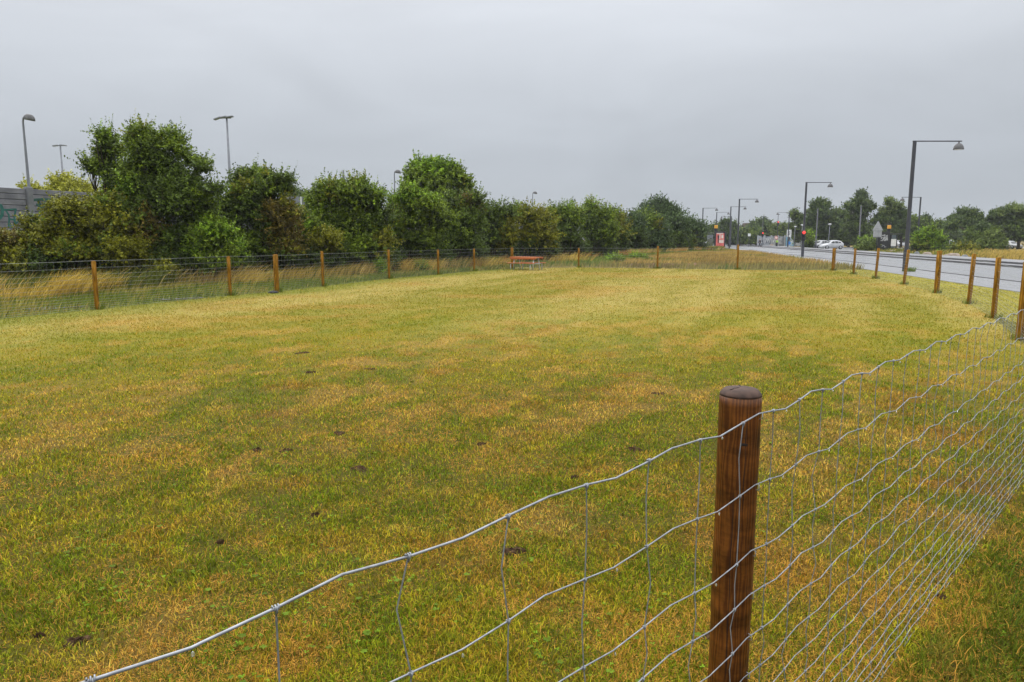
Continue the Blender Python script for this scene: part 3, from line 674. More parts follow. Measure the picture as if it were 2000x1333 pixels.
pix_tree('hedge_shrub', 'broad mid green hedge shrub with thin upright shoots, left of the two lighter ones', 'shrub', HG, 33.5, 665,
    [(620, 408, 30, 35, 'mid'), (650, 395, 38, 32, 'mid'), (690, 390, 38, 32, 'mid'), (722, 398, 28, 28, 'dark'), (640, 440, 50, 45, 'mid'), (700, 440, 50, 45, 'mid'), (735, 440, 30, 50, 'dark'), (670, 485, 70, 35, 'mid'), (628, 372, 6, 13, 'mid'), (645, 366, 5, 10, 'mid'), (665, 374, 6, 9, 'mid'), (692, 364, 6, 10, 'mid'), (708, 366, 7, 10, 'mid'), (738, 385, 8, 10, 'mid'), (740, 490, 35, 35, 'olive')], 24, .10, spiky=1.25)
pix_tree('hedge_shrub', 'light green hedge shrub below the big round tree, on its left', 'shrub', HG, 38, 800,
    [(795, 395, 34, 22, 'bright'), (775, 400, 22, 20, 'bright'), (830, 400, 34, 24, 'mid'), (800, 430, 55, 35, 'mid'), (850, 430, 40, 35, 'mid'), (770, 460, 40, 45, 'dark'), (825, 475, 55, 35, 'mid'), (800, 380, 22, 14, 'bright')], 20, .11)
pix_tree('hedge_shrub', 'dark brownish hedge shrub below the big round tree, on its right', 'shrub', HG, 41, 890,
    [(885, 405, 34, 28, 'dark'), (915, 405, 26, 26, 'brown'), (870, 440, 40, 40, 'dark'), (915, 445, 36, 42, 'dark'), (890, 478, 48, 30, 'dark'), (930, 395, 12, 14, 'dark')], 20, .11, spiky=1.2)
pix_tree('round_tree', 'big round crowned bright green tree rising above the middle of the hedge', 'tree', None, 50, 850,
    [(845, 342, 45, 28, 'bright'), (815, 350, 26, 24, 'mid'), (885, 352, 32, 26, 'mid'), (850, 370, 62, 30, 'mid'), (812, 372, 22, 20, 'mid'), (905, 372, 22, 20, 'mid'), (820, 330, 26, 16, 'bright'), (870, 335, 28, 16, 'bright'), (850, 400, 60, 26, 'dark'), (895, 392, 26, 22, 'dark')], 15, .15, trunk_r=.22, stems=1, spiky=.9)
for px_, Y_, tp, lb in ((432, 29.5, 415, 'dark hedge growth filling the gap right of the tallest hedge shrub'), (588, 33, 420, 'dark hedge growth right of the brown flanked shrub'), (752, 37, 415, 'dark hedge growth left of the light green hedge shrub')):
    pix_tree('hedge_shrub', lb, 'shrub', HG, Y_, px_, [(px_-12, tp+22, 26, 24, 'dark'), (px_+14, tp+28, 24, 26, 'mid'), (px_, tp+62, 36, 36, 'dark'), (px_+4, tp+95, 38, 28, 'deep')], 24, .09)
HS = [  # later hedge shrubs: label, Y, base px, blobs
 ('dark hedge shrub with ragged twiggy top, first right of the brownish one', 46, 962, [(960, 425, 30, 30, 'dark'), (985, 420, 22, 22, 'dark'), (965, 460, 38, 38, 'dark'), (940, 410, 14, 14, 'dark'), (985, 462, 28, 34, 'olive')]),
 ('olive topped hedge shrub behind the picnic table', 48, 1030, [(1025, 430, 32, 26, 'olive'), (1055, 435, 28, 26, 'olive'), (1030, 462, 36, 32, 'olive'), (1065, 462, 30, 32, 'olive'), (1005, 425, 18, 18, 'mid'), (1045, 480, 40, 18, 'dark')]),
 ('green hedge shrub below the far pale block', 55, 1105, [(1090, 430, 30, 24, 'mid'), (1120, 432, 26, 24, 'mid'), (1100, 462, 38, 28, 'dark'), (1078, 425, 16, 14, 'mid')]),
 ('hedge shrub with a crest of upright shoots', 60, 1160, [(1150, 425, 26, 18, 'mid'), (1175, 428, 22, 20, 'mid'), (1155, 455, 34, 30, 'dark'), (1112, 412, 7, 10, 'mid'), (1155, 408, 7, 10, 'mid'), (1180, 455, 26, 32, 'mid')]),
 ('olive streaked hedge shrub below the third hooked lamp', 66, 1195, [(1195, 428, 22, 16, 'mid'), (1205, 448, 24, 26, 'olive'), (1180, 462, 22, 24, 'olive'), (1205, 470, 20, 16, 'dark')]),
 ('dull green hedge shrub left of the far hedge tree', 74, 1235, [(1225, 440, 22, 18, 'blue'), (1245, 445, 22, 22, 'blue'), (1235, 465, 30, 20, 'dark')]),
 ('rounded green hedge shrub in front of the far hedge tree', 78, 1275, [(1265, 438, 24, 18, 'mid'), (1285, 450, 22, 24, 'blue'), (1268, 468, 26, 18, 'blue')]),
 ('bluish green hedge shrub right of the far hedge tree', 88, 1322, [(1318, 440, 20, 18, 'blue'), (1332, 448, 18, 20, 'blue'), (1320, 468, 24, 16, 'dark')]),
 ('last low hedge shrub at the right end of the hedge', 98, 1355, [(1350, 448, 15, 16, 'blue'), (1362, 455, 12, 16, 'blue'), (1352, 472, 18, 12, 'dark'), (1345, 476, 10, 7, 'olive')])]
for lb, Y_, bx_, bl in HS:
    pix_tree('hedge_shrub', lb, 'shrub', HG, Y_, bx_, bl, 760/Y_**1.0*.9, .0026*Y_, spiky=1.25)
pix_tree('hedge_tree', 'dark spreading tree standing out near the far end of the hedge', 'tree', None, 90, 1285,
    [(1285, 408, 22, 14, 'blue'), (1262, 418, 20, 12, 'blue'), (1305, 420, 22, 14, 'blue'), (1285, 430, 38, 16, 'blue'), (1320, 435, 18, 12, 'blue')], 8, .24, trunk_r=.2, stems=1, spiky=1.1)
pix_tree('yellow_tree', 'yellow green tree rising behind the concrete wall at the left', 'tree', None, 40, 130,
    [(115, 378, 34, 18, 'yellow'), (150, 385, 36, 22, 'yellow'), (185, 395, 30, 24, 'yellow'), (120, 360, 18, 12, 'yellow'), (155, 368, 18, 12, 'yellow'), (60, 372, 14, 6, 'yellow')], 15, .12, trunk_r=.12, stems=1)
pix_tree('far_tree', 'hazy grey green tree just seen through the dip right of the arching shrub', 'tree', None, 75, 600,
    [(575, 388, 22, 12, 'far'), (610, 390, 26, 12, 'far'), (645, 392, 22, 12, 'far'), (600, 405, 50, 14, 'far')], 8, .2, trunk_r=.15, stems=1)
# scrub on the bank below the wall, left edge
pix_tree('bank_shrub', 'rusty brown and green scrub below the wall at the left edge', 'shrub', None, 25.0, 0,
    [(5, 478, 40, 24, 'brown'), (45, 485, 30, 24, 'brown'), (-30, 490, 45, 35, 'brown'), (30, 515, 45, 28, 'olive'), (-15, 520, 40, 28, 'brown'), (70, 520, 35, 22, 'deep')], 26, .085)
for px_, lb in ((-120, 'green scrub on the bank just outside the left edge'), (-260, 'darker scrub on the bank further outside the left edge')):
    pix_tree('bank_shrub', lb, 'shrub', None, 24.0, px_, [(px_, 470, 70, 45, 'olive'), (px_+50, 500, 50, 40, 'mid'), (px_-50, 505, 60, 42, 'dark')], 22, .09)
# small weeds by the fence
for lb, px_, py_, w_, h_, pl in (('dark green weed clump by the left fence, left of the centre post', 740, 535, 14, 18, 'bright'), ('green weed clump behind the left fence, right of the centre post', 820, 530, 13, 12, 'mid')):
    c = U(px_, py_+2); pix_tree('weed_clump', lb, 'weeds', None, c.y, px_, [(px_, py_-h_*.6, w_, h_, pl), (px_+8, py_-h_*.3, w_*.7, h_*.6, pl)], 40, .06, trunk_r=.012)
for lb, px_, py_, w_, h_ in (('green weeds beyond the far fence, left clump', 1200, 513, 16, 9), ('green weeds beyond the far fence, right clump', 1245, 508, 18, 8)):
    c = U(px_, py_+2); pix_tree('weed_clump', lb, 'weeds', None, c.y, px_, [(px_, py_-h_*.5, w_, h_, 'bright'), (px_+8, py_-h_*.3, w_*.7, h_*.6, 'mid')], 22, .09, trunk_r=.012)

TG = 'trees beyond the road'
FT = [
 ('slim tree behind the red advert shelter', 175, 1415, [(1405, 448, 14, 10, 'far'), (1418, 440, 12, 10, 'far'), (1412, 462, 18, 14, 'far')]),
 ('low hazy tree left of the red advert shelter', 170, 1382, [(1378, 450, 12, 9, 'far'), (1390, 456, 14, 12, 'far'), (1384, 466, 16, 8, 'far')]),
 ('dark pointed tree right of the red advert shelter', 178, 1436, [(1434, 446, 9, 12, 'far'), (1438, 462, 14, 14, 'far'), (1426, 460, 12, 14, 'far')]),
 ('low round green tree behind the small white square sign', 172, 1468, [(1465, 460, 20, 12, 'farlt'), (1478, 458, 14, 12, 'far'), (1462, 470, 24, 8, 'far'), (1450, 462, 12, 12, 'far')]),
 ('round crowned tree behind the left traffic light', 190, 1488, [(1490, 442, 16, 12, 'far'), (1476, 446, 14, 11, 'far'), (1500, 450, 12, 12, 'far'), (1488, 456, 22, 10, 'far')]),
 ('low light green tree behind the overhead traffic light', 185, 1525, [(1515, 452, 14, 9, 'farlt'), (1532, 448, 14, 10, 'farlt'), (1545, 452, 12, 10, 'far'), (1528, 462, 22, 8, 'far')]),
 ('dark leaning tree left of the second road lamp', 160, 1556, [(1552, 425, 9, 11, 'dark'), (1562, 432, 10, 12, 'far'), (1555, 448, 14, 14, 'dark'), (1560, 466, 16, 10, 'dark')]),
 ('tall twin topped tree behind the white cars', 150, 1605, [(1598, 398, 12, 10, 'far'), (1614, 405, 11, 10, 'far'), (1590, 412, 12, 10, 'far'), (1605, 420, 24, 16, 'far'), (1585, 440, 20, 20, 'far'), (1615, 445, 26, 22, 'far'), (1600, 465, 30, 12, 'deep')]),
 ('broad tree filling behind the white hatchback', 155, 1645, [(1635, 425, 20, 16, 'far'), (1655, 432, 18, 18, 'dark'), (1640, 450, 28, 18, 'far'), (1650, 468, 30, 14, 'deep')]),
 ('tall airy tree with a leaning top left of the triangular sign', 140, 1683, [(1683, 384, 10, 8, 'far'), (1676, 396, 12, 10, 'far'), (1692, 400, 13, 9, 'far'), (1668, 408, 12, 9, 'far'), (1685, 412, 14, 10, 'far'), (1702, 408, 8, 4, 'far'), (1675, 428, 20, 16, 'far'), (1672, 450, 24, 18, 'dark'), (1680, 470, 24, 12, 'deep'), (1655, 404, 8, 5, 'far')]),
 ('feathery tree behind the triangular sign and the dark shelter', 138, 1745, [(1738, 398, 10, 8, 'farlt'), (1748, 406, 14, 9, 'farlt'), (1732, 415, 14, 10, 'farlt'), (1752, 420, 18, 12, 'far'), (1718, 428, 12, 6, 'far'), (1742, 436, 28, 14, 'far'), (1765, 440, 14, 14, 'dark'), (1742, 460, 32, 14, 'deep'), (1708, 435, 6, 4, 'far')]),
 ('dark low tree behind the tall road lamp', 150, 1790, [(1785, 436, 16, 12, 'dark'), (1805, 440, 14, 10, 'dark'), (1775, 455, 20, 16, 'deep'), (1800, 462, 26, 14, 'deep')]),
 ('hazy blue green conifer shaped tree beyond the bright bush', 165, 1812, [(1808, 432, 8, 8, 'blue'), (1812, 444, 14, 10, 'blue'), (1830, 445, 14, 8, 'blue')]),
 ('dim tree filling between the bright bush and the trunks', 160, 1845, [(1838, 448, 16, 14, 'dark'), (1855, 452, 14, 14, 'deep'), (1845, 466, 26, 12, 'deep')]),
 ('broad crowned tree with two bare trunks', 120, 1882, [(1884, 420, 18, 11, 'far'), (1900, 422, 16, 11, 'far'), (1870, 432, 18, 9, 'far'), (1912, 432, 18, 10, 'far'), (1886, 438, 32, 10, 'far'), (1858, 440, 12, 7, 'far'), (1920, 442, 16, 10, 'far')]),
 ('large spreading tree at the right edge', 118, 1970, [(1978, 412, 24, 11, 'farlt'), (1960, 418, 22, 11, 'far'), (1995, 420, 24, 14, 'far'), (1942, 424, 14, 7, 'far'), (1970, 435, 36, 14, 'far'), (2010, 440, 24, 20, 'far'), (1960, 452, 34, 14, 'dark'), (1990, 462, 40, 14, 'deep'), (2030, 430, 26, 20, 'far')]),
]
for lb, Y_, bx_, bl in FT:
    trunks = 1
    pix_tree('roadside_tree', lb, 'tree', TG, Y_, bx_, bl, 700/Y_*.85, .0021*Y_, trunk_r=.22, stems=1, spiky=.8, inner=1.6)
BG = 'bushes beyond the road'
FB = [
 ('bright green rounded bush by the base of the far road lamp', 84, 1818, [(1815, 456, 14, 12, 'bright'), (1808, 470, 20, 16, 'bright'), (1832, 472, 16, 14, 'bright'), (1815, 485, 28, 12, 'mid'), (1795, 480, 14, 12, 'mid')]),
 ('dark green round bush right of the two bare trunks', 105, 1918, [(1915, 452, 16, 12, 'far'), (1900, 466, 18, 16, 'dark'), (1925, 462, 18, 18, 'dark'), (1910, 480, 24, 12, 'dark')]),
 ('light olive bush with arching stems in front of the dark round one', 98, 1940, [(1938, 464, 15, 11, 'farlt'), (1928, 476, 18, 12, 'farlt'), (1950, 478, 14, 12, 'farlt'), (1940, 486, 22, 8, 'farlt')]),
 ('pale green mound of brush left of the dark shelter', 98, 1694, [(1694, 484, 16, 8, 'farlt'), (1708, 486, 12, 7, 'farlt'), (1682, 488, 12, 6, 'farlt')]),
 ('small bush behind the pale green mound', 104, 1692, [(1690, 475, 10, 8, 'bright'), (1700, 478, 8, 7, 'far')]),
 ('small green bush beside the lamp with the red signal', 130, 1580, [(1580, 462, 5, 10, 'bright'), (1579, 470, 5, 8, 'mid')]),
 ('olive undergrowth behind the boulders', 82, 1872, [(1866, 489, 14, 6, 'olive'), (1885, 487, 16, 6, 'olive'), (1900, 490, 12, 5, 'olive'), (1850, 490, 10, 5, 'far')]),
]
for lb, Y_, bx_, bl in FB:
    pix_tree('bush', lb, 'bush', BG, Y_, bx_, bl, 700/Y_*1.1, .0022*Y_, trunk_r=.06, spiky=1.0, inner=1.5)
# distant woodland beyond everything
bl = []
rs = random.Random(3)
for i in range(70):
    px_ = 1360+i*10.2; bl.append((px_, 470-rs.uniform(2, 9)*(1.2 if px_ > 1550 else .9), 12, rs.uniform(6, 12), 'far', rs.uniform(-8, 8)))
wd_ = crown_mesh('distant_woodland', pixblobs(bl, 205, ry=6), 1.6, .55, None, inner=2.5)
tag(wd_, 'low dark band of distant woodland behind the junction and car park', 'woodland', kind='stuff')
# second trunk of the two-trunk tree is a tree of its own
pix_tree('roadside_tree', 'slim dark trunked tree just left of the broad crowned one', 'tree', TG, 116, 1866, [(1866, 436, 12, 8, 'far'), (1856, 444, 12, 7, 'far')], 5, .25, trunk_r=.2, stems=1, spiky=.8)

# ------------------------------------------------------------------ wooden posts
def post_mesh(name, h, r, near=False):
    b = MB(); n = 40 if near else 12; rings = 50 if near else 4; vs = []; rs = random.Random(int(h*1000))
    prof = [(r*1.02, -.3)]+[(r*(1+.006*math.sin(i*1.3)), -.02+(h-.012+.0-.0)*i/rings) for i in range(rings+1)]
    prof[-1] = (r, h-.016)
    prof += [(r*.80, h-.001), (r*.74, h)]
    b.lathe(prof, n=n)
    return b
def wood_post(base, h, r, label, near=False, group='wooden posts of the field fence'):
    root = empty('fence_post', (base[0], base[1], 0), random.random()*.3, label, 'fence post', group)
    b = MB(); n = 48 if near else 12
    k = 60 if near else 3
    prof = [(r*1.02, -.35)]+[(r*(1+(.012*math.sin(i*.37)+.006*math.sin(i*1.1) if near else 0)), (h-.017)*i/k) for i in range(k+1)]
    b.lathe(prof, n=n)
    b.build('shaft', M_WOODN if near else M_WOODF, root, True)
    t = MB(); t.lathe([(r*1.0, h-.017), (r*.985, h-.012), (r*.80, h-.002), (r*.5, h+.001), (.001, h+.002)], n=n)
    t.build('post_cap', M_WOODT if near else M_WOODF, root, True)
    return root
def ht(t):  # post height from its top pixel
    b_ = gp(t); return max(.9, min(1.36, D(t[0], t[2], b_.y).z))
lab_left = ['slim orange wooden post at the left end of the visible fence', 'slim wooden post just left of the thick left fence post', 'thick wooden brace post in the left fence', 'wooden post just right of the thick left fence post',
            'wooden post of the left fence below the light green hedge shrub', 'wooden post of the left fence below the big round tree', 'slim wooden post between the big round tree and the picnic table', 'reddish wooden corner post directly behind the picnic table']
for t, lb in zip(fence_left_px, lab_left):
    p = gp(t); wood_post(p, ht(t), .075 if t[0] in (541, 1000) else .05, lb)
for i, p in enumerate(P_leftext[3:]): wood_post(p, 1.15, .05, 'wooden fence post outside the left edge')
lab_far = ['far fence post right of the picnic table', 'far fence post standing before the reddish soil heap', 'far fence post in line with the third road lamp', 'thick far corner post where the fence turns along the road']
for t, lb in zip(fence_far_px, lab_far):
    wood_post(gp(t), ht(t), .085 if t[0] == 1627 else .05, lb)
lab_right = ['slim roadside fence post right of the thick far corner post', 'roadside fence post below the triangular sign', 'slightly leaning roadside fence post beside the tallest road lamp', 'thick roadside fence post below the bright green bush',
             'roadside fence post below the golden verge grass, right of the thick one', 'roadside fence post next to the one at the right edge', 'thick roadside fence post cut by the right edge of the photo']
for t, lb in zip(fence_right_px, lab_right):
    o = wood_post(gp(t), ht(t), {1829: .072, 1993: .075}.get(t[0], .05), lb)
    o.rotation_euler = (random.uniform(-.02, .02), random.uniform(-.02, .02), 0)
    if t[0] == 1765: o.rotation_euler = (0, R(4), 0)
    if t[0] == 1710: o.rotation_euler = (0, R(2), 0)
side = Vector((fdir.y, -fdir.x, 0))   # towards the camera side
NP = Vector((U(1446, 762, 1.27).x, U(1446, 762, 1.27).y, 0))+(-side)*.0; 
_d = U(1444, 827, 1.2); _d = Vector((_d.x, _d.y, 0)).normalized()
_n = Vector((-fdir.y, fdir.x, 0)); NP = _d*((FM.dot(_n)+.052)/_d.dot(_n))
near_post = wood_post(NP, D(1446, 758, NP.y).z, .0475, 'large dark brown round wooden post close up with a chamfered top', near=True)
# staples holding the wires to the near post
P2 = FM+fdir*5.0; 
wood_post(P2-side*.06, 1.27, .048, 'wooden post outside the right edge', near=False)
wood_post(CORN, 1.25, .07, 'wooden corner post outside the right edge')

# ------------------------------------------------------------------ wire mesh
WZ = [1.200, 1.031, .869, .763, .657, .557, .470, .390, .315, .250, .190, .135, .085, .040, .005]
def near_mesh():
    root = empty('wire_mesh_fence', (FM.x, FM.y, 0), 0, 'galvanised wire mesh of the near fence, passing in front of the dark brown post', 'wire fence')
    b0 = Vector((FM.x, FM.y, 0)); nodes = []
    for k in range(-24, 0): nodes.append((FM+(FL-FM)*(-k/7.0), k))
    stp = (FR-FM).length/22.0
    tot = (CORN-FM).length
    k = 0; d = 0
    while d < tot-.05:
        p = FM+fdir*min(d, (FR-FM).length) if d <= (FR-FM).length else FR+(CORN-FR).normalized()*(d-(FR-FM).length)
        nodes.append((p, k)); k += 1; d += stp
    rs = random.Random(5)
    hz = MB(); 
    for wi, z in enumerate(WZ):
        pts = []; am = .0080 if wi < 6 else .0062
        ph = 0 if wi % 2 == 0 else 0
        rr_ = .0019 if wi == 0 else (.0014 if wi < 5 else .0012)
        for i, (p, k) in enumerate(nodes):
            sg = .010*math.sin(k*.21+wi)*(.5 if wi else 1)
            pts.append(p+Vector((0, 0, z+sg*.5+rs.uniform(-.0015, .0015)))-b0)
            if i < len(nodes)-1:
                q_ = p.lerp(nodes[i+1][0], .5+rs.uniform(-.04, .04)); s_ = 1 if k % 2 == 0 else -1
                sg2 = .010*math.sin((k+.5)*.21+wi)*(.5 if wi else 1)
                a_ = am*s_*rs.uniform(.7, 1.25)
                e_ = (nodes[i+1][0]-p).normalized()*.006
                pts.append(q_-e_+Vector((0, 0, z+sg2*.5+a_))-b0)
                pts.append(q_+e_+Vector((0, 0, z+sg2*.5+a_*.85))-b0)
        hz.tube(pts, rr_, 7 if wi < 4 else 5)
    hz.build('horizontal_wires', M_WIRE, root, True)
    vt = MB(); kn = MB()
    for i, (p, k) in enumerate(nodes):
        x0 = Vector((0, 0, 0))
        for wi in range(len(WZ)-1):
            za, zb = WZ[wi], WZ[wi+1]
            sa = .010*math.sin(k*.21+wi)*(.5 if wi else 1)*.5; sb = .010*math.sin(k*.21+wi+1)*.5*.5
            bend = fdir*(rs.gauss(0, .008)-(.010 if k < -3 and wi < 2 else 0))+side*rs.gauss(0, .005)
            m1 = p+bend+Vector((0, 0, za+(zb-za)*.45))-b0
            vt.tube([p+Vector((0, 0, za+sa))-b0, m1, p+Vector((0, 0, zb+sb))-b0], .00115, 5, False)
        for wi, z in enumerate(WZ):
            if -8 < k < 32:
                sa = .010*math.sin(k*.21+wi)*(.5 if wi else 1)*.5
                c = p+Vector((0, 0, z+sa))-b0; s_ = .0047 if wi == 0 else .0036
                rw = (.0021 if wi == 0 else .0016)+.0008; zz_ = Vector((0, 0, 1)); hel = []
                for q in range(22):
                    th = q/21*2*math.pi*2.6+1.0; hel.append(c+fdir*((q/21-.5)*s_*1.9)+(side*math.cos(th)+zz_*math.sin(th))*rw)
                kn.tube(hel, .0011, 4); kn.tube([c+zz_*s_*.4+side*.002, c-zz_*s_*.6+side*.0025, c-zz_*s_*1.9], .0013, 5)
    vt.build('vertical_wires', M_WIRE, root, True); kn.build('wire_knots', M_WIRE, root, True)
    # rain drops hanging from the low kinks of the upper wires
    MW = mat('water_drop', (.9, .93, .95), .05, 0, **{'Transmission Weight': .9, 'IOR': 1.33})
    dm = MB(); dm.lathe([(.0004, .0030), (.0015, .0012), (.0024, -.0010), (.0018, -.0028), (.0005, -.0034)], n=8)
    first = None
    for wi in (0, 1, 2):
        for i, (p, k) in enumerate(nodes[:-1]):
            if k % 2 != 0 and -8 < k < 20 and rs.random() < .8:
                q_ = p.lerp(nodes[i+1][0], .5)-b0
                z = WZ[wi]+.010*math.sin((k+.5)*.21+wi)*(.5 if wi else 1)*.5-.0095-.0055
                if first is None:
                    first = dm.build('water_drop', MW, root, True); o = first
                else:
                    o = first.copy(); col.objects.link(o); o.parent = root
                o.location = q_+Vector((0, 0, z))
    return root
near_mesh()
near_post.rotation_euler = (0, 0, 0)
_h = D(1446, 758, NP.y).z; _cm = mat('crack_shadow', (.010, .006, .005), .9)
for _t in (3.7, 1.4):
    _b = MB(); _b.tube([(math.cos(_t+.06*math.sin(i*2.1))*.0045*i, math.sin(_t+.06*math.sin(i*2.1))*.0045*i, _h+.0024-.00022*i-(.002 if i > 7 else 0)) for i in range(1, 9)], [.0003]+[.0007]*6+[.0009], 4); _b.build('crack', _cm, near_post)
for _t, _z0, _z1 in ((-2.0, .55, 1.02), (-1.25, .2, .62), (-1.55, .98, 1.22)):
    _b = MB(); _b.tube([(math.cos(_t+.02*math.sin(i*1.7))*.0477, math.sin(_t+.02*math.sin(i*1.7))*.0477, _z0+(_z1-_z0)*i/10) for i in range(11)], [.0002]+[.0007]*4+[.0010]*3+[.0006]*2+[.0002], 4); _b.build('crack', _cm, near_post)
_k = MB(); _v = Vector((-NP.x, -NP.y, 0)).normalized(); _s = Vector((-_v.y, _v.x, 0)); _a = math.asin(.25)
_c = (_v*math.cos(_a)+_s*math.sin(_a))*.0478+Vector((0, 0, 1.135)); _t = Vector((-_v.y*math.cos(_a)-_v.x*math.sin(_a), _v.x*math.cos(_a)-_v.y*math.sin(_a), 0))
_r = [_c+_t*(.009*math.cos(i*.5236))+Vector((0, 0, .004*math.sin(i*.5236)+.001*math.cos(i*1.4)))+_v*.0004 for i in range(12)]
_k.add([_c+_v*.0009]+_r, [(0, 1+i, 1+(i+1) % 12) for i in range(12)]); _k.build('knot', mat('dark_knot', (.012, .006, .004), .6), near_post)
for z in (1.20, 1.031, .869, .763, .657, .557, .47):
    sb = MB(); ft = (NP-FM).dot(fdir)
    c = FM+fdir*ft-NP+side*.003+Vector((0, 0, z-.001))
    sb.tube([c+Vector((0, 0, -.008))-side*.012, c+Vector((0, 0, -.006)), c+Vector((0, 0, .006)), c+Vector((0, 0, .008))-side*.012], .0012, 5)
    sb.build('staple', M_WIRE, near_post, True)
def far_mesh(pts, label, r, rv, step=.16, kz=14, hh=1.12):
    root = empty('wire_mesh_fence', pts[0][:], 0, label, 'wire fence'); b0 = Vector(pts[0]); b0.z = 0
    root.location = b0
    z_ = [w_*hh/1.2 for w_ in WZ]
    h_ = MB(); v_ = MB(); rs = random.Random(9)
    for z in z_:
        P_ = []
        for i in range(len(pts)-1):
            a, c = Vector(pts[i]), Vector(pts[i+1])
            for k in range(4):
                q_ = a.lerp(c, k/4); P_.append(Vector((q_.x, q_.y, z-.012*math.sin(k/4*math.pi)+rs.uniform(-.004, .004)))-b0)
        P_.append(Vector((pts[-1].x, pts[-1].y, z))-b0)
        h_.tube(P_, r*(1.4 if z == z_[0] else 1), 4, False)
    for i in range(len(pts)-1):
        a, c = Vector(pts[i]), Vector(pts[i+1]); L_ = (c-a).length; n_ = int(L_/step)
        for k in range(n_):
            q_ = a.lerp(c, k/n_); v_.tube([Vector((q_.x, q_.y, z_[0]))-b0, Vector((q_.x+rs.uniform(-.008, .008), q_.y, .5))-b0, Vector((q_.x, q_.y, .0))-b0], rv, 3, False)
    h_.build('horizontal_wires', M_WIREFAR, root); v_.build('vertical_wires', M_WIREFAR, root)
far_mesh([q.copy() for q in P_leftext]+[q.copy() for q in P_left], 'wire mesh strung along the left fence posts before the hedge', .0021, .0010)
far_mesh([P_left[-1].copy()]+[q.copy() for q in P_far], 'wire mesh strung along the far fence posts behind the picnic table', .0024, .0011, .2)
far_mesh([P_far[-1].copy()]+[q.copy() for q in P_right]+[CORN.copy()], 'wire mesh strung along the roadside fence posts', .0020, .0011)

# ------------------------------------------------------------------ picnic table
def picnic():
    c = U(1028, 527.5); root = empty('picnic_table', (c.x, c.y-.1, 0), R(-33), 'orange red picnic table with galvanised tube legs standing inside the far fence', 'picnic table')
    for k, y_ in enumerate((-.27, -.09, .09, .27)):
        b = MB(); b.box((0, y_, .665), (1.62, .165, .045), bev=.008); b.build('tabletop_plank', M_PLANK, root)
    for s_ in (-1, 1):
        b = MB(); b.box((0, s_*.365, .625), (1.60, .03, .12), bev=.006); b.build('tabletop_rail', M_PLANK, root)
    for s_ in (-1, 1):
        for d_ in (-.065, .065):
            b = MB(); b.box((0, s_*.56+d_, .37), (1.62, .12, .04), bev=.008); b.build('seat_plank', M_PLANK, root)
    for s_ in (-1, 1):
        for q_ in (-1, 1):
            b = MB(); b.tube([(s_*.60, q_*.22, .64), (s_*.60, q_*.30, .36), (s_*.60, q_*.33, 0)], .026, 10); b.build('leg', M_STEEL, root, True)
            b = MB(); b.tube([(s_*.60, q_*.60, .35), (s_*.60, q_*.60, .0)], .024, 10); b.build('leg', M_STEEL, root, True)
        b = MB(); b.tube([(s_*.60, -.64, .335), (s_*.60, .64, .335)], .02, 8); b.build('crossbar', M_STEEL, root, True)
        b = MB(); b.tube([(s_*.60, -.33, .628), (s_*.60, .33, .628)], .016, 8); b.build('crossbar', M_STEEL, root, True)
picnic()
# black cover lying on the ground beside the thick left post
c = U(534, 573); b = MB(); b.lathe([(.16, 0), (.15, .03), (.10, .06), (.03, .075), (.001, .078)], n=14)
o = b.build('drain_cap', M_BLACK, None, True); o.location = (c.x, c.y, 0); tag(o, 'small black lump on the grass at the foot of the thick left post', 'drain cap')
# soil heap
b = MB(); rs = random.Random(4); V = []; F = []
cx = U(1312, 521); nn, mm = 60, 14
for i in range(nn+1):
    for j_ in range(mm+1):
        u_ = i/nn; v_ = j_/mm; env = math.sin(math.pi*v_)**.7*math.sin(math.pi*u_)**.4
        V.append((cx.x+(u_-.5)*5.6, cx.y+.6+(v_-.5)*1.8+.3*math.sin(u_*9), env*(.10+.20*float(vn(np.array([u_*9.]), np.array([v_*3.]), .8, 3)[0]))+rs.uniform(-.02, .02)*env-.01))
for i in range(nn):
    for j_ in range(mm):
        a = i*(mm+1)+j_; F.append((a, a+mm+1, a+mm+2, a+1))
me = bpy.data.meshes.new('soil_heap'); me.from_pydata(V, [], F); me.update(); tag(link('soil_heap', me, M_SOILR), 'low reddish brown heap of dug soil beyond the far fence', 'soil heap')
# weathered log / pipe near far fence
c = U(1150, 497+5); b = MB(); b.tube([(-.5, 0, .1), (.1, .05, .22), (.6, .1, .12)], [.09, .11, .07], 8); o = b.build('fallen_branch', M_STONEG, None, True); o.location = (c.x, c.y, 0)
tag(o, 'grey fallen branch in the grass right of the picnic table', 'branch')

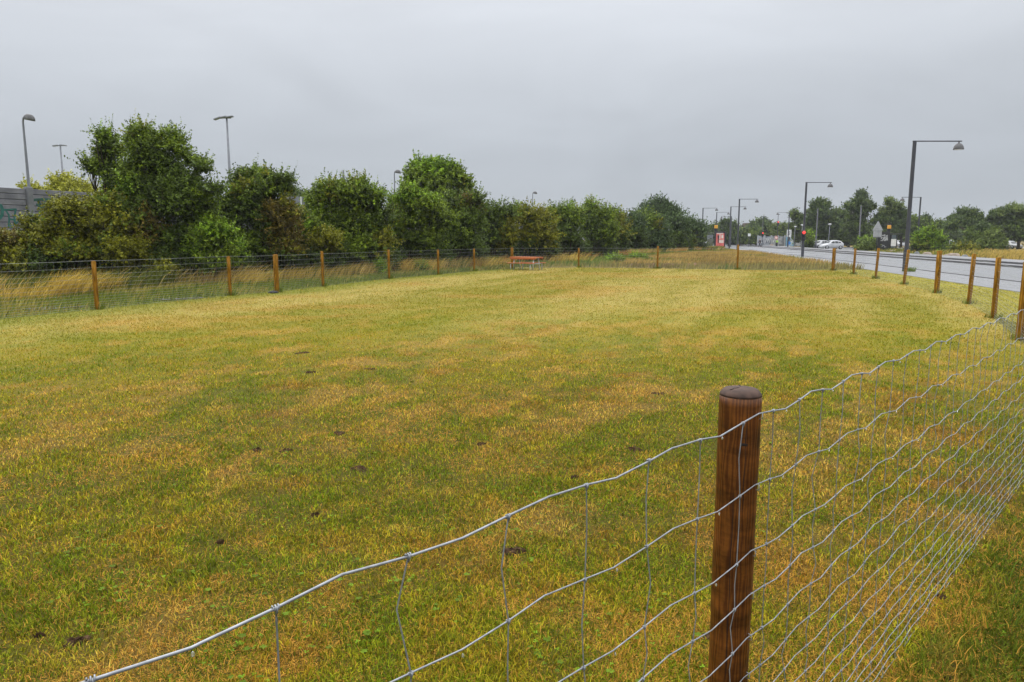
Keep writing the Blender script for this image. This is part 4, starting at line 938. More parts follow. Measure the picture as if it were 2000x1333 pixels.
# ------------------------------------------------------------------ concrete wall behind hedge
def conc_wall():
    p0 = Vector((-26.8, 24.4, 0)); p1 = Vector((-22.9, 32.2, 0)); dd = (p1-p0).normalized()
    a0 = p1-dd*14; L_ = 4.6
    root = empty('concrete_wall', (p1.x, p1.y, 0), 0, 'grey concrete panel wall with teal graffiti standing above the bank at the left', 'wall')
    ang = math.atan2(dd.y, dd.x); zb, zt = 1.85, 3.9
    nrm = Vector((dd.y, -dd.x, 0))
    jx = U(55, 420, 2.7)  # panel joint
    j0 = D(53, 400, 33.6); t0 = (Vector((j0.x, j0.y, 0))-p1).dot(dd)
    for k in range(-3, 7):
        s0 = t0+k*L_; c0 = p1+dd*s0
        b = MB(); b.box((c0.x-p1.x+nrm.x*.05, c0.y-p1.y+nrm.y*.05, (zb+zt)/2-.05), (.26, .30, zt-zb+.25), ang, .02); b.build('wall_post', M_CONCP, root)
        rows = 8; hrow = (zt-zb)/rows
        for r_ in range(rows):
            m_ = c0+dd*(L_/2)-p1; b = MB(); b.box((m_.x, m_.y, zb+hrow*(r_+.5)), (L_-.26, .12, hrow-.025), ang, .012); b.build('wall_board', M_CONC, root)
    b = MB(); m_ = p1+dd*(t0+3.5*L_/1.0)-p1; b.box((m_.x, m_.y, (zb+zt)/2-.03), (L_*10, .05, zt-zb-.08), ang); b.build('wall_core', M_LAMP, root)
    def wp(px_, py_):   # where the ray meets the wall face
        x_, y_, d_ = ray(px_, py_); n2 = nrm; q0 = p1+nrm*.064
        t_ = (q0.x*n2.x+q0.y*n2.y)/(x_*n2.x+y_*n2.y); return Vector((x_*t_, y_*t_, EYE+d_*t_))-p1
    def stroke(pts, m_, wd_):
        b = MB(); Q = [wp(*p) for p in pts]
        for i in range(len(Q)-1):
            a, c = Q[i], Q[i+1]; t_ = (c-a).normalized(); s_ = t_.cross(nrm).normalized()*wd_/2
            e_ = t_*wd_*.3; vs = [a-s_-e_, a+s_-e_, c+s_+e_, c-s_+e_]
            off = nrm*(.003+.0012*i)
            b.add([v+off for v in vs]+[v-nrm*.012 for v in vs], [(0, 1, 2, 3), (0, 4, 5, 1), (1, 5, 6, 2), (2, 6, 7, 3), (3, 7, 4, 0)])
        b.build('graffiti', m_, root)
    stroke([(-4, 400), (2, 402), (5, 410), (4, 420), (0, 426), (-5, 424)], M_TEAL, .13)
    stroke([(8, 410), (16, 410), (31, 409), (28, 425), (29, 437)], M_TEAL, .07)
    stroke([(12, 412), (17, 420), (18, 428), (34, 431), (38, 420)], M_TEAL, .07)
    stroke([(18, 428), (17, 445)], M_TEAL, .07); stroke([(21, 437), (22, 445), (37, 432)], M_TEAL, .05)
    stroke([(66, 391), (82, 390), (95, 390), (104, 391)], M_SPRAYD, .12)
    stroke([(74, 392), (78, 400), (76, 408), (86, 402), (92, 396)], M_SPRAYD, .12); stroke([(72, 400), (84, 404)], M_SPRAYD, .1)
conc_wall()

# ------------------------------------------------------------------ lamps
def road_lamp_proto():
    root = empty('road_lamp', (0, 0, 0), 0)
    b = MB(); b.tube([(0, 0, -.2), (0, 0, 1.1)], [.13, .13], 14); b.tube([(0, 0, 1.1), (0, 0, 6.5)], [.10, .088], 14); b.build('pole', M_LAMP, root, False)
    b = MB(); b.box((1.13, 0, 6.52), (2.46, .07, .055), bev=.01); b.build('arm', M_LAMP, root)
    sh = MB(); sh.lathe([(.03, 6.50), (.045, 6.42), (.10, 6.40), (.17, 6.34), (.22, 6.25), (.245, 6.14), (.24, 6.11), (.22, 6.12), (.02, 6.2)], c=(2.22, 0, 0), n=18, caps=False)
    s_ = sh.build('lamp_shade', M_SHADE, root, True)
    g_ = MB(); g_.lathe([(.215, 6.125), (.12, 6.10), (.001, 6.09)], c=(2.22, 0, 0), n=18, caps=False); o = g_.build('lamp_glass', M_WHITE, None, True); o.parent = s_; KIDS.setdefault(s_, []).append(o)
    return root
LP = road_lamp_proto(); RG = 'road lamps with straight arms'
lamps = [(1772, 36.2, 6.4, 0, 'tallest, nearest dark road lamp, its arm pointing right over the road'), (1569, 66.5, 6.75, 0, 'second nearest dark road lamp, carrying the low red signal'),
         (1441, 91, 6.6, 0, 'road lamp rising in line with the far fence post left of the corner'), (1425, 112, 6.6, 0, 'road lamp standing just left of the one behind the far fence post'),
         (1371, 117, 6.6, 0, 'road lamp leftmost of all, rising behind the hedge end'), (1398, 135, 6.6, 0, 'road lamp rising behind the red advert shelter'),
         (1427, 159, 6.6, 1, 'faint far road lamp with its arm pointing left'), (1539, 136, 6.6, 1, 'road lamp with its arm pointing left, above the white board sign'), (1792, 87, 6.6, 1, 'road lamp across the road, arm pointing left behind the tallest lamp')]
first = True; lampobj = {}
for px_, Y_, h_, flip, lb in lamps:
    o = LP if first else copy_tree(LP); first = False
    o.location = ((px_-1000)/FPX*Y_*.9901, Y_, 0); o.scale = (.98, .98, h_/6.55)
    o.rotation_euler = (0, 0, math.pi if flip else 0); tag(o, lb, 'street lamp', RG); lampobj[px_] = o
# poles without visible arm
for px_, Y_, h_, lb in ((1678, 107, 6.4, 'plain grey pole standing before the tall airy tree'), (1594, 122, 6.6, 'plain grey pole rising behind the white cars')):
    root = empty('grey_pole', ((px_-1000)/FPX*Y_*.9901, Y_, 0), 0, lb, 'pole')
    b = MB(); b.tube([(0, 0, -.1), (0, 0, 1.0), (0, 0, 1.02), (0, 0, h_)], [.15, .14, .11, .09], 10); b.build('shaft', M_LAMP, root, True)
    b = MB(); b.lathe([(.10, h_-.02), (.10, h_+.05), (.02, h_+.09)], n=10); b.build('pole_cap', M_LAMPL, root)
# hooked lamps behind the hedge
def hook_lamp(px_, Y_, toppx, label, rz=0.0, sc_=1.0):
    x_ = (px_-1000)/FPX*Y_*.99; zt = D(px_, toppx, Y_).z; zb = float(terr(np.array([x_]), np.array([Y_]))[0])
    root = empty('hooked_lamp', (x_, Y_, zb), rz, label, 'street lamp', 'hooked lamps behind the hedge'); H_ = zt-zb
    b = MB(); b.tube([(0, 0, -.2), (0, 0, H_*.4), (0, 0, H_-.35), (.03, 0, H_-.16), (.12, 0, H_-.04), (.26, 0, H_), (.42, 0, H_-.03)], [.085, .07, .045, .04, .038, .036, .034], 10)
    b.build('pole', M_LAMPL, root, True)
    s_ = MB(); n_ = 14; prof = [(.05, .02), (.14, .0), (.22, -.07), (.27, -.17), (.285, -.27), (.26, -.28), (.02, -.24)]
    s_.lathe(prof, n=16, caps=False); o = s_.build('lamp_shade', M_SHADE, root, True); o.location = (.36, 0, H_+.02); o.rotation_euler = (0, R(10), 0); o.scale = (sc_, sc_*.75, sc_)
hook_lamp(66, 37, 225, 'tall hooked lamp with a grey dome shade above the concrete wall', 0, 1.0)
hook_lamp(773, 66, 333, 'hooked lamp just left of the big round tree', 0, 1.0)
hook_lamp(1040, 96, 375, 'hooked lamp standing alone above the hedge behind the picnic table')
hook_lamp(1178, 123, 395, 'smallest hooked lamp above the far part of the hedge')
def flood(px_, Y_, toppx, label, heads):
    x_ = (px_-1000)/FPX*Y_; H_ = D(px_, toppx, Y_).z
    root = empty('floodlight_mast', (x_, Y_, 0), 0, label, 'floodlight mast', 'floodlight masts behind the hedge')
    b = MB(); b.tube([(0, 0, 0), (0, 0, H_*.5), (0, 0, H_)], [.22, .16, .10], 10); b.build('mast', M_LAMPL, root, True)
    b = MB(); b.box((-.25, 0, H_), (1.5, .12, .1)); b.build('crossbar', M_LAMPL, root)
    for dx, dz, tl in heads:
        b = MB(); b.box((0, 0, 0), (.85, .5, .16), bev=.04); o = b.build('floodlight', M_LAMPL, root); o.location = (dx, -.1, H_+dz); o.rotation_euler = (0, R(tl), 0)
flood(461, 84, 231, 'tall pale floodlight mast between the two tallest hedge shrubs', [(-1.0, -.05, -20), (-.35, .08, -12), (.35, .12, -8)])
flood(142, 109, 285, 'slimmer, further floodlight mast behind the yellow green tree', [(-.6, .0, -8), (.5, .05, 6)])
# crane like mast
x_ = (678-1000)/FPX*190; root = empty('lattice_mast', (x_, 190, 0), 0, 'thin lattice mast with a jib above the hedge left of the big tree', 'mast')
H_ = D(678, 337, 190).z; b = MB()
for a, c in ((-.5, -.5), (.5, -.5), (.5, .5), (-.5, .5)): b.tube([(a, c, 0), (a*.4, c*.4, H_-2), (0, 0, H_+.6)], .16, 4)
for k in range(16):
    z = H_*k/17; b.tube([(-.45, -.45, z), (.45, -.45, z+H_/17)], .06, 4)
b.build('lattice_tower', M_LAMPL, root)
b = MB(); b.tube([(0, 0, H_-3.2), (2.2, 0, H_-2.2), (2.9, 0, H_-1.8)], [.2, .2, .16], 4); b.build('jib', M_LAMPL, root)
# lamp head poking out of the tallest shrub
x_ = (243-1000)/FPX*34; zt = D(243, 291, 34).z; root = empty('box_lamp', (x_+.35, 34, float(terr(np.array([x_]), np.array([34.]))[0])), 0, 'dark lamp head poking out beside the tallest hedge shrub', 'street lamp')
zz = zt-root.location.z; b = MB(); b.tube([(0, 0, 0), (0, 0, zz), (-.1, 0, zz+.05)], [.06, .045, .04], 8); b.build('pole', M_LAMP, root, True)
b = MB(); b.box((-.3, 0, zz+.05), (.32, .2, .12), bev=.02); b.build('lamp_head', M_DARK, root)
# car park lamps
for px_, toppx, Y_, lb in ((1618, 438.5, 124, 'slim car park lamp with a flat white head behind the hatchback'), (1564.5, 440, 128, 'slim car park lamp left of the second road lamp'), (1551, 443, 150, 'furthest slim lamp with a pale head left of the second road lamp')):
    x_ = (px_-1000)/FPX*Y_*.9901; H_ = D(px_, toppx, Y_).z
    root = empty('car_park_lamp', (x_, Y_, 0), 0, lb, 'street lamp', 'slim lamps of the car park'); b = MB(); b.tube([(0, 0, 0), (.1, 0, H_-.1)], [.07, .05], 8); b.build('pole', M_LAMPL, root, True)
    b = MB(); b.lathe([(.05, H_-.15), (.12, H_-.08), (.30, H_), (.30, H_+.06), (.05, H_+.12)], c=(.1, 0, 0), n=12); b.build('lamp_head', M_WHITE, root, True)

# ------------------------------------------------------------------ traffic lights and signs
def at(px_, Y_, z=0): return ((px_-1000)/FPX*Y_*.9901, Y_, z)
def signal(px_, Y_, label, heads, pole=None, tee=False, onpole=True):
    root = empty('traffic_light', at(px_, Y_), 0, label, 'traffic light', 'red traffic lights of the junction')
    if onpole:
        b = MB(); b.tube([(0, .12, 0), (0, .12, pole)], [.075, .055], 8); b.build('pole', M_LAMP, root, True)
        if tee: b = MB(); b.box((0, .12, pole+.02), (.75, .12, .10)); b.build('pole_top', M_LAMP, root)
    for hx, hz in heads:
        b = MB(); b.box((hx, 0, hz), (.34, .22, .95), bev=.03); hd = b.build('signal_head', M_DARK, root)
        for i in range(3):
            q_ = MB(); q_.lathe([(.115, -.005), (.10, .02), (.001, .03)], n=14, axis='Y'); o = q_.build('signal_lens', M_REDLIT if i == 0 else M_BLACK, None, True)
            o.parent = hd; o.location = (hx, -.125, hz+.30-.30*i); KIDS.setdefault(hd, []).append(o); o.scale = (1.25, -1, 1.25) if i == 0 else (1, -1, 1)
            v_ = MB(); v_.tube([(-.13, -.11, .02), (-.10, -.24, .11), (0, -.26, .145), (.10, -.24, .11), (.13, -.11, .02)], .012, 4); o2 = v_.build('visor', M_DARK, None); o2.parent = hd; o2.location = (hx, 0, hz+.30-.30*i)
    return root
signal(1489, 150, 'low red traffic light on its T topped pole beside the walking person', [(0, 2.6)], 6.2, True)
signal(1518, 150, 'high red traffic light under a T topped pole, above the person in the green vest', [(0, 4.85)], 6.7, True)
s3 = signal(1568.5, 66.0, 'red traffic light fixed to the second road lamp', [(0, 1.92)], 0, False, False)
b = MB(); b.box((.15, .12, 2.1), (.25, .05, .05)); b.build('bracket', M_DARK, s3)
def sign(kind, px_, Y_, label, boards, pole_h, pm=M_LAMP, r=.04):
    root = empty(kind, at(px_, Y_), 0, label, 'road sign')
    b = MB(); b.tube([(0, .05, 0), (0, .05, pole_h)], r, 8); b.build('pole', pm, root, True)
    for bd in boards:
        b = MB(); t_ = bd[0]
        if t_ == 'rect': _, m_, cx_, cz, w_, h_ = bd; b.box((cx_, 0, cz), (w_, .03, h_), bev=.008)
        elif t_ == 'disc': _, m_, cx_, cz, r_, _x = bd; b.lathe([(r_, -.015), (r_, .015)], c=(cx_, _x, cz), n=24, axis='Y')
        elif t_ == 'tri': _, m_, cx_, cz, w_, h_ = bd; b.prism([(cx_-w_/2, cz-h_/2), (cx_-w_/2+.03, cz-h_/2-.03), (cx_+w_/2-.03, cz-h_/2-.03), (cx_+w_/2, cz-h_/2), (cx_+.04, cz+h_/2), (cx_-.04, cz+h_/2)], -.015, .015)
        b.build(bd[-1] if isinstance(bd[-1], str) else 'sign_board', m_, root)
    return root
sg = sign('warning_sign', 1713, 87, 'grey back of a triangular road sign with a square board beneath it, on one pole', [('tri', M_SIGN, 0, 3.22, 1.25, 1.05), ('rect', M_SIGN, 0, 2.25, 1.02, .78)], 3.2, r=.05)
for z in (1.98, 2.5, 2.85):
    b = MB(); b.box((0, -.03, z), (.7 if z < 2.8 else .35, .03, .04)); b.build('bracket', M_LAMPL, sg)
sg.rotation_euler = (0, 0, 0)
sign('small_sign', 1463, 155, 'small white square sign on a dark pole by the far verge', [('rect', M_WHITE, 0, 2.55, .58, .58)], 2.4)
sg = sign('board_sign', 1540.5, 150, 'tall white board sign with a dark curved mark above a blue round sign', [('rect', M_WHITE, 0, 2.85, .95, 1.45), ('disc', M_BLUE, .12, .85, .33, 0)], 3.0, r=.06)
b = MB(); b.tube([(-.25, -.03, 2.55), (-.1, -.03, 2.5), (.2, -.03, 2.75), (.0, -.03, 2.95), (-.2, -.03, 3.05), (.05, -.03, 3.2), (.25, -.03, 3.1)], .05, 5); b.build('sign_mark', M_LAMP, sg)
b = MB(); b.lathe([(.10, 1.3), (.26, 1.6), (.28, 1.9), (.2, 2.05), (.02, 2.1)], n=10); b.build('signal_box', M_DARK, sg, True)
sg = sign('round_sign', 1516, 148, 'round red edged sign on a pole in front of the person in the green vest', [('disc', M_RED, 0, 1.95, .33, 0), ('disc', M_POSTERW, 0, 1.95, .25, -.02)], 1.95)
sign('small_sign', 1567, 66.2, 'small white round sign on the lower part of the second road lamp', [('rect', M_WHITE, 0, 1.62, .19, .24)], 1.7, r=.02)

# ------------------------------------------------------------------ bus shelters
def shelter(px_, Y_, label, adm, scale=1.0, rz=0.0, red=True):
    root = empty('bus_shelter', at(px_, Y_), rz, label, 'bus shelter', 'bus shelters'); root.scale = (scale,)*3
    fr = MB(); fr.box((0, 0, 1.38), (1.68, .22, 2.72), bev=.03); ad = fr.build('advert_frame', M_DARK, root)
    p = MB(); p.box((.0, -.125, 1.45), (1.26, .02, 2.05)); po = p.build('advert_poster', adm, None); po.parent = ad
    if red:
        b = MB()
        for (x_, z_, w_, h_) in ((-.28, 1.55, .16, 1.15), (-.36, 2.0, .12, .3), (-.1, 1.9, .14, .5)): b.box((x_, -.138, z_), (w_, .006, h_), bev=.002)
        o = b.build('poster_figure', M_DARK if False else M_CLOTHD, None); o.parent = po
        b = MB(); b.box((-.05, -.142, 1.95), (.16, .006, .7)); b.box((.33, -.140, 1.95), (.3, .006, .55)); b.box((.2, -.140, 1.2), (.7, .006, .5)); b.box((-.05, -.139, 2.42), (1.0, .006, .16)); o = b.build('poster_text', M_POSTERW, None); o.parent = po
    else:
        b = MB(); rs = random.Random(2)
        for k in range(26): b.box((rs.uniform(-.45, .45), -.139-.0004*k, rs.uniform(1.5, 2.35)), (rs.uniform(.08, .3), .004, rs.uniform(.06, .22)), bev=0)
        for k in range(8): b.box((rs.uniform(-.3, .3), -.139-.0004*(k+30), rs.uniform(.6, .95)), (rs.uniform(.15, .35), .004, .05))
        o = b.build('poster_figure', M_SIGN, None); o.parent = po
    s_ = 1
    b = MB(); b.box((-.1 if red else 1.0, 2.0 if red else .9, 2.50), (1.7 if red else 3.6, 3.9 if red else 1.7, .10), bev=.02); b.build('roof', M_DARK, root)
    if red:
        for yy_ in (1.0, 2.0, 3.0, 3.9):
            b = MB(); b.box((-.93, yy_, 1.2), (.06, .06, 2.45)); b.build('shelter_post', M_DARK, root)
        b = MB(); b.box((-.96, 2.1, 1.3), (.02, 3.6, 1.9)); b.build('glass_wall', M_GLASS, root)
    else:
        for xx_ in (1.15, 2.0, 2.75):
            b = MB(); b.box((xx_, 1.65, 1.2), (.06, .06, 2.45)); b.build('shelter_post', M_DARK, root)
        b = MB(); b.box((1.45, .03, 1.4), (.62, .05, 1.9)); b.build('glass_wall', M_PANE, root)
        b = MB(); b.box((1.9, 1.72, 1.25), (1.9, .05, 2.2)); b.build('back_wall', M_GLASS, root)
        b = MB(); b.box((1.42, -.02, 1.25), (.72, .03, 1.0)); b.build('timetable_panel', M_WHITE, root)
    xs = -.62 if red else .75
    b = MB(); b.box((xs, .3, 2.95), (.42, .2, .9)); b.build('sign_column', M_DARK, root)
    b = MB(); b.box((xs, .18, 3.45), (.48, .26, .5), bev=.04); b.build('stop_sign', M_YELLOW, root)
    b = MB(); b.box((xs, .3, 3.80), (.50, .26, .14), bev=.03); b.build('sign_cap', M_DARK, root)
    return root
sh = shelter(1406, 120, 'bus shelter with a red lit poster and a yellow sign on top', M_POSTER, 1.06)
sh2 = shelter(1726, 97, 'dark bus shelter across the road with a dark and white poster', M_DARK, .94, 0, False)
# ------------------------------------------------------------------ graffiti wall at the junction
def far_wall():
    root = empty('graffiti_wall', at(1480, 168), 0, 'low grey wall covered in pale graffiti beyond the junction', 'wall')
    W = (1532-1480)/FPX*168; m1 = noisy('graffiti_concrete', (.16, .18, .21), (.40, .43, .47), .9, .8, stretch=(1, 1, 1.6), lo=.42, hi=.58); m2 = noisy('blue_graffiti', (.20, .40, .58), (.55, .62, .68), .8, .8, lo=.42, hi=.58)
    for k in range(4):
        b = MB(); b.box((W*(k+.5)/4, 0, 1.2), (W/4-.1, .2, 2.4-.15*(k % 2)), bev=.02); b.build('wall_panel', m1, root)
    for k in range(5):
        b = MB(); b.box((W*k/4, -.08, 1.25), (.28, .3, 2.55), bev=.03); b.build('wall_post', M_SIGN, root)
    for k in range(3):
        b = MB(); b.box((W+1.1+k*2.0, -.3, 1.1), (1.8, .2, 2.2), bev=.02); b.build('painted_panel', m2 if k < 1 else m1, root)
    for k in range(4): 
        b = MB(); b.tube([(.8+k*.9, -.13, .8), (1.1+k*.9, -.13, 1.8), (1.4+k*.9, -.13, .9), (1.5+k*.9, -.13, 1.7)], .07, 4); b.build('graffiti', M_WHITE, root)
far_wall()
# far building roof & pale block
root = empty('low_building', at(1450, 230), 0, 'dull brown low roof seen above the trees at the junction', 'building'); b = MB(); b.box((.5, 0, 2.4), (13, 8, 4.8)); b.build('wall', M_HAZEB, root); b = MB(); b.prism([(-6.6, 4.8), (7.6, 4.8), (6.8, 5.9), (-5.8, 5.9)], -4.4, 4.4); b.build('roof', M_BRICK, root)
root = empty('brown_building', at(1478, 215), 0, 'brown rooftop with a raised block showing over the round tree', 'building'); b = MB(); b.box((1, 0, 3.2), (9, 6, 6.4)); b.build('wall', M_BRICK, root); b = MB(); b.box((1.0, 0, 6.7), (5, 4, .7)); b.build('roof', M_LAMP, root)
Yb = 320; c = D(1085, 408, Yb); root = empty('pale_building', (c.x, Yb, 0), 0, 'pale flat topped building block far behind the hedge', 'building')
b = MB(); b.box((-1.2, 0, (c.z+.3)/2), (5, 5, c.z+.3)); b.build('wall', M_HAZEB, root); b = MB(); b.box((3.2, 0, (c.z+1.0)/2), (3.6, 5, c.z+1.2)); b.build('stair_tower', M_HAZEB, root)
c = D(590, 386, 60); root = empty('grey_shed', (c.x, 60, 0), 0, 'blue grey flat building edge in the dip of the hedge', 'building'); b = MB(); b.box((0, 0, (c.z)/2), (2.2, 2, c.z)); b.build('wall', M_LAMPL, root); b = MB(); b.box((.2, -1.03, c.z/2), (.08, .06, c.z)); b.build('drainpipe', M_WHITE, root)

# ------------------------------------------------------------------ cars
def car(label, loc, rz, L_=3.7, H_=1.46, W_=1.66, paint=M_CAR, detail=True, nm='parked_car', hatch=True):
    root = empty(nm, loc, rz, label, 'car', 'cars parked beyond the road')
    h2 = W_/2
    # stations along x (front at -x): x, z_low, z_belt, z_top, belt half width, top half width
    if hatch:
        st = [(-.50, .32, .50, .56, .62, .55), (-.485, .24, .62, .68, .82, .70), (-.42, .20, .70, .78, .94, .80), (-.30, .20, .80, .88, .99, .84), (-.235, .20, .86, .93, 1.0, .84), (-.10, .20, .90, 1.30, 1.0, .70), (-.03, .20, .91, 1.42, 1.0, .68), (.10, .20, .92, 1.46, 1.0, .67), (.25, .20, .93, 1.43, 1.0, .66), (.38, .20, .95, 1.33, .99, .64), (.455, .22, .96, 1.12, .96, .68), (.49, .26, .90, .98, .90, .74), (.50, .34, .80, .86, .78, .70)]
    else:
        st = [(-.50, .32, .55, .60, .7, .6), (-.485, .24, .70, .75, .88, .75), (-.40, .2, .85, .92, .96, .85), (-.32, .2, .98, 1.06, 1, .86), (-.20, .2, 1.05, 1.62, 1, .80), (-.12, .2, 1.06, 1.78, 1, .80), (.3, .2, 1.08, 1.82, 1, .80), (.46, .2, 1.08, 1.78, 1, .80), (.49, .25, 1.05, 1.62, .98, .82), (.50, .34, .95, 1.5, .94, .8)]
    V = []; F = []; sz = H_/max(s[3] for s in st)
    for x_, zl, zb, zt, wb, wt in st:
        x_ *= L_; zl, zb, zt = zl*1.0, zb*sz, zt*sz; wb *= h2; wt *= h2
        V += [(x_, -wb*.92, zl), (x_, -wb, (zl+zb)/2), (x_, -wb*.98, zb), (x_, -wt, zt-.05), (x_, -wt*.8, zt), (x_, 0, zt+.015), (x_, wt*.8, zt), (x_, wt, zt-.05), (x_, wb*.98, zb), (x_, wb, (zl+zb)/2), (x_, wb*.92, zl)]
    n_ = 11
    for i in range(len(st)-1):
        for k in range(n_-1):
            a = i*n_+k; F.append((a, a+n_, a+n_+1, a+1))
        F.append((i*n_+n_-1, (i+1)*n_+n_-1, (i+1)*n_, i*n_))
    F.append(tuple(range(n_))); F.append(tuple((len(st)-1)*n_+k for k in range(n_-1, -1, -1)))
    me = bpy.data.meshes.new('body'); me.from_pydata(V, [], F); me.update(); me.polygons.foreach_set('use_smooth', [True]*len(F))
    link('body', me, paint, root)
    def pt(x_, t_, s_):   # point on the side between belt (0) and top (1), 1 cm proud
        xs = [q_[0] for q_ in st]; zb = np.interp(x_, xs, [q_[2] for q_ in st])*sz; zt = np.interp(x_, xs, [q_[3] for q_ in st])*sz-.05
        wb = np.interp(x_, xs, [q_[4] for q_ in st])*h2*.98; wt = np.interp(x_, xs, [q_[5] for q_ in st])*h2
        return (x_*L_, s_*(wb+(wt-wb)*t_+.012), zb+(zt-zb)*t_)
    for s_ in (-1, 1):
        for xa, xb in ((-.13, .05), (.065, .22), (.235, .36)) if hatch else ((-.2, -.03), (.0, .22), (.25, .44)):
            b = MB(); k_ = 5; lo = [pt(xa+(xb-xa)*i/k_, .10, s_) for i in range(k_+1)]; hi = [pt(max(xa+(xb-xa)*i/k_, -.10 if xa < 0 and hatch else xa), .82 if xb < .3 else .75, s_) for i in range(k_+1)]
            b.add(lo+hi, [(i, i+1, k_+2+i, k_+1+i) for i in range(k_)]); b.build('side_window', M_GLASS, root)
    b = MB()
    def top(i, f, dz=.015): q_ = st[i]; return (q_[0]*L_, q_[5]*h2*.78*f, q_[3]*sz+dz+.012)
    ia, ib = (4, 5) if hatch else (3, 4)
    def lerp(a, c, t): return tuple(a[i]+(c[i]-a[i])*t for i in range(3))
    for f0, f1 in ((-1, 1),):
        A0, B0, A1, B1 = top(ia, -1), top(ib, -1), top(ia, 1), top(ib, 1)
        mA, mB = top(ia, 0, .03), top(ib, 0, .03)
        b.add([lerp(A0, B0, .08), mA if False else lerp(mA, mB, .08), lerp(A1, B1, .08), lerp(A1, B1, .97), lerp(mA, mB, .97), lerp(A0, B0, .97)], [(0, 1, 4, 5), (1, 2, 3, 4)])
    b.build('windscreen', M_GLASS, root)
    ra, rb = (9, 10) if hatch else (7, 8)
    b = MB(); A0, B0, A1, B1 = top(ra, -1), top(rb, -1), top(ra, 1), top(rb, 1); mA, mB = top(ra, 0, .03), top(rb, 0, .03)
    b.add([lerp(A0, B0, .05), lerp(mA, mB, .05), lerp(A1, B1, .05), lerp(A1, B1, .9), lerp(mA, mB, .9), lerp(A0, B0, .9)], [(0, 1, 4, 5), (1, 2, 3, 4)]); b.build('rear_window', M_GLASS, root)
    for sx in (-.325, .325):
        for s_ in (-1, 1):
            b = MB(); b.lathe([(.19, -.10), (.30, -.095), (.315, -.05), (.315, .05), (.30, .095), (.19, .10)], c=(0, 0, 0), n=22, axis='Y'); t_ = b.build('tyre', M_BLACK, None, True)
            wroot = t_; wroot.parent = root; wroot.location = (sx*L_, s_*(h2-.08), .31); wroot.name = 'wheel'; KIDS.setdefault(root, []).append(wroot)
            b = MB(); b.lathe([(.001, .02*s_), (.06, .03*s_), (.17, .015*s_), (.195, .0)], c=(0, s_*.095, 0), n=16, axis='Y'); o = b.build('rim', M_RIM, None, True); o.parent = wroot; KIDS.setdefault(wroot, []).append(o)
    for s_ in (-1, 1):
        b = MB(); b.box((-.468*L_, s_*h2*.62, .62*sz), (.16, .30, .13), bev=.03); b.build('headlight', M_WHITE, root)
        b = MB(); b.box((.488*L_, s_*h2*.72, .78*sz), (.08, .18, .24), bev=.02); b.build('tail_light', M_RED, root)
        b = MB(); b.box((-.12*L_, s_*(h2+.08), .95*sz), (.12, .16, .11), bev=.02); b.build('mirror', paint, root)
    return root
car('white hatchback parked side on, nearest and clearest of the parked cars', at(1624.5, 119), R(4), 3.5)
car('pale silver car parked behind the nose of the white hatchback', at(1602, 131), R(28), 4.2, 1.45, 1.75, M_CARS)
car('white car second left of the hatchback', at(1587, 134), R(152), 4.1, 1.45, 1.75)
car('white car partly hidden by the second road lamp', at(1574, 137), R(70), 4.1, 1.45, 1.75)
car('white van like car behind the boulders and the bright green bush', at(1848, 104), R(180), 3.3, 1.6, 1.7, M_CAR, hatch=False)
car('small white car in the long grass near the right edge', at(1975, 122), R(100), 3.6, 1.35, 1.7)
car('white car seen past the person at the dark shelter', at(1757, 150), R(95), 3.8, 1.45, 1.7)
car('grey car at the far end of the road by the end of the hedge', at(1379, 190), R(80), 4.1, 1.45, 1.7, M_CARS)
# ------------------------------------------------------------------ boulders
def boulder(px_, py_, wpx, hpx, m, lb):
    c = U(px_, py_); w_ = wpx*S(c.y)/2; h_ = hpx*S(c.y); V = []; F = []; rs = random.Random(int(px_)); nu, nv = 18, 9
    ph = [rs.uniform(0, 6) for _ in range(4)]
    for j_ in range(nv+1):
        for i in range(nu):
            a = 2*math.pi*i/nu; b_ = math.pi/2*j_/nv; k = 1+.12*math.sin(2*a+ph[0])+.08*math.sin(3*a+ph[1])+.05*math.sin(5*a+4*b_+ph[2])
            V.append((math.cos(a)*math.cos(b_)**.7*w_*k, math.sin(a)*math.cos(b_)**.7*w_*.7*k, math.sin(b_)**.85*h_*(1+.1*math.sin(2*a+ph[3])*math.cos(b_))-.05))
    for j_ in range(nv):
        for i in range(nu): F.append((j_*nu+i, j_*nu+(i+1) % nu, (j_+1)*nu+(i+1) % nu, (j_+1)*nu+i))
    me = bpy.data.meshes.new('boulder'); me.from_pydata(V, [], F); me.update(); me.polygons.foreach_set('use_smooth', [True]*len(F))
    o = link('boulder', me, m); o.location = (c.x, c.y+.6, 0); o.rotation_euler = (0, 0, rs.uniform(-.4, .4)); tag(o, lb, 'boulder', 'boulders along the far side of the road')
boulder(1797, 499, 10, 8, M_STONEG, 'upright pale boulder right of the far road lamp')
boulder(1818, 500, 20, 8, M_STONE, 'long low boulder left of the thick roadside post')
boulder(1842, 501, 12, 6, M_STONE, 'small low boulder just right of the thick roadside post')
boulder(1856, 502, 14, 6, M_STONE, 'low boulder touching the biggest one on its left')
boulder(1870, 504, 26, 10, M_STONE, 'biggest pinkish boulder between two roadside posts')
boulder(1893, 506, 15, 9, M_STONEG, 'dark grey boulder behind the post right of the biggest boulder')
boulder(1747, 493, 16, 5, M_STONE, 'brown boulder at the feet of the person by the dark shelter')
boulder(1509, 482, 9, 5, M_STONE, 'tan boulder left of the person in the green vest')
boulder(1765, 495, 16, 3.5, M_STONE, 'flat brown boulder just left of the tallest road lamp')

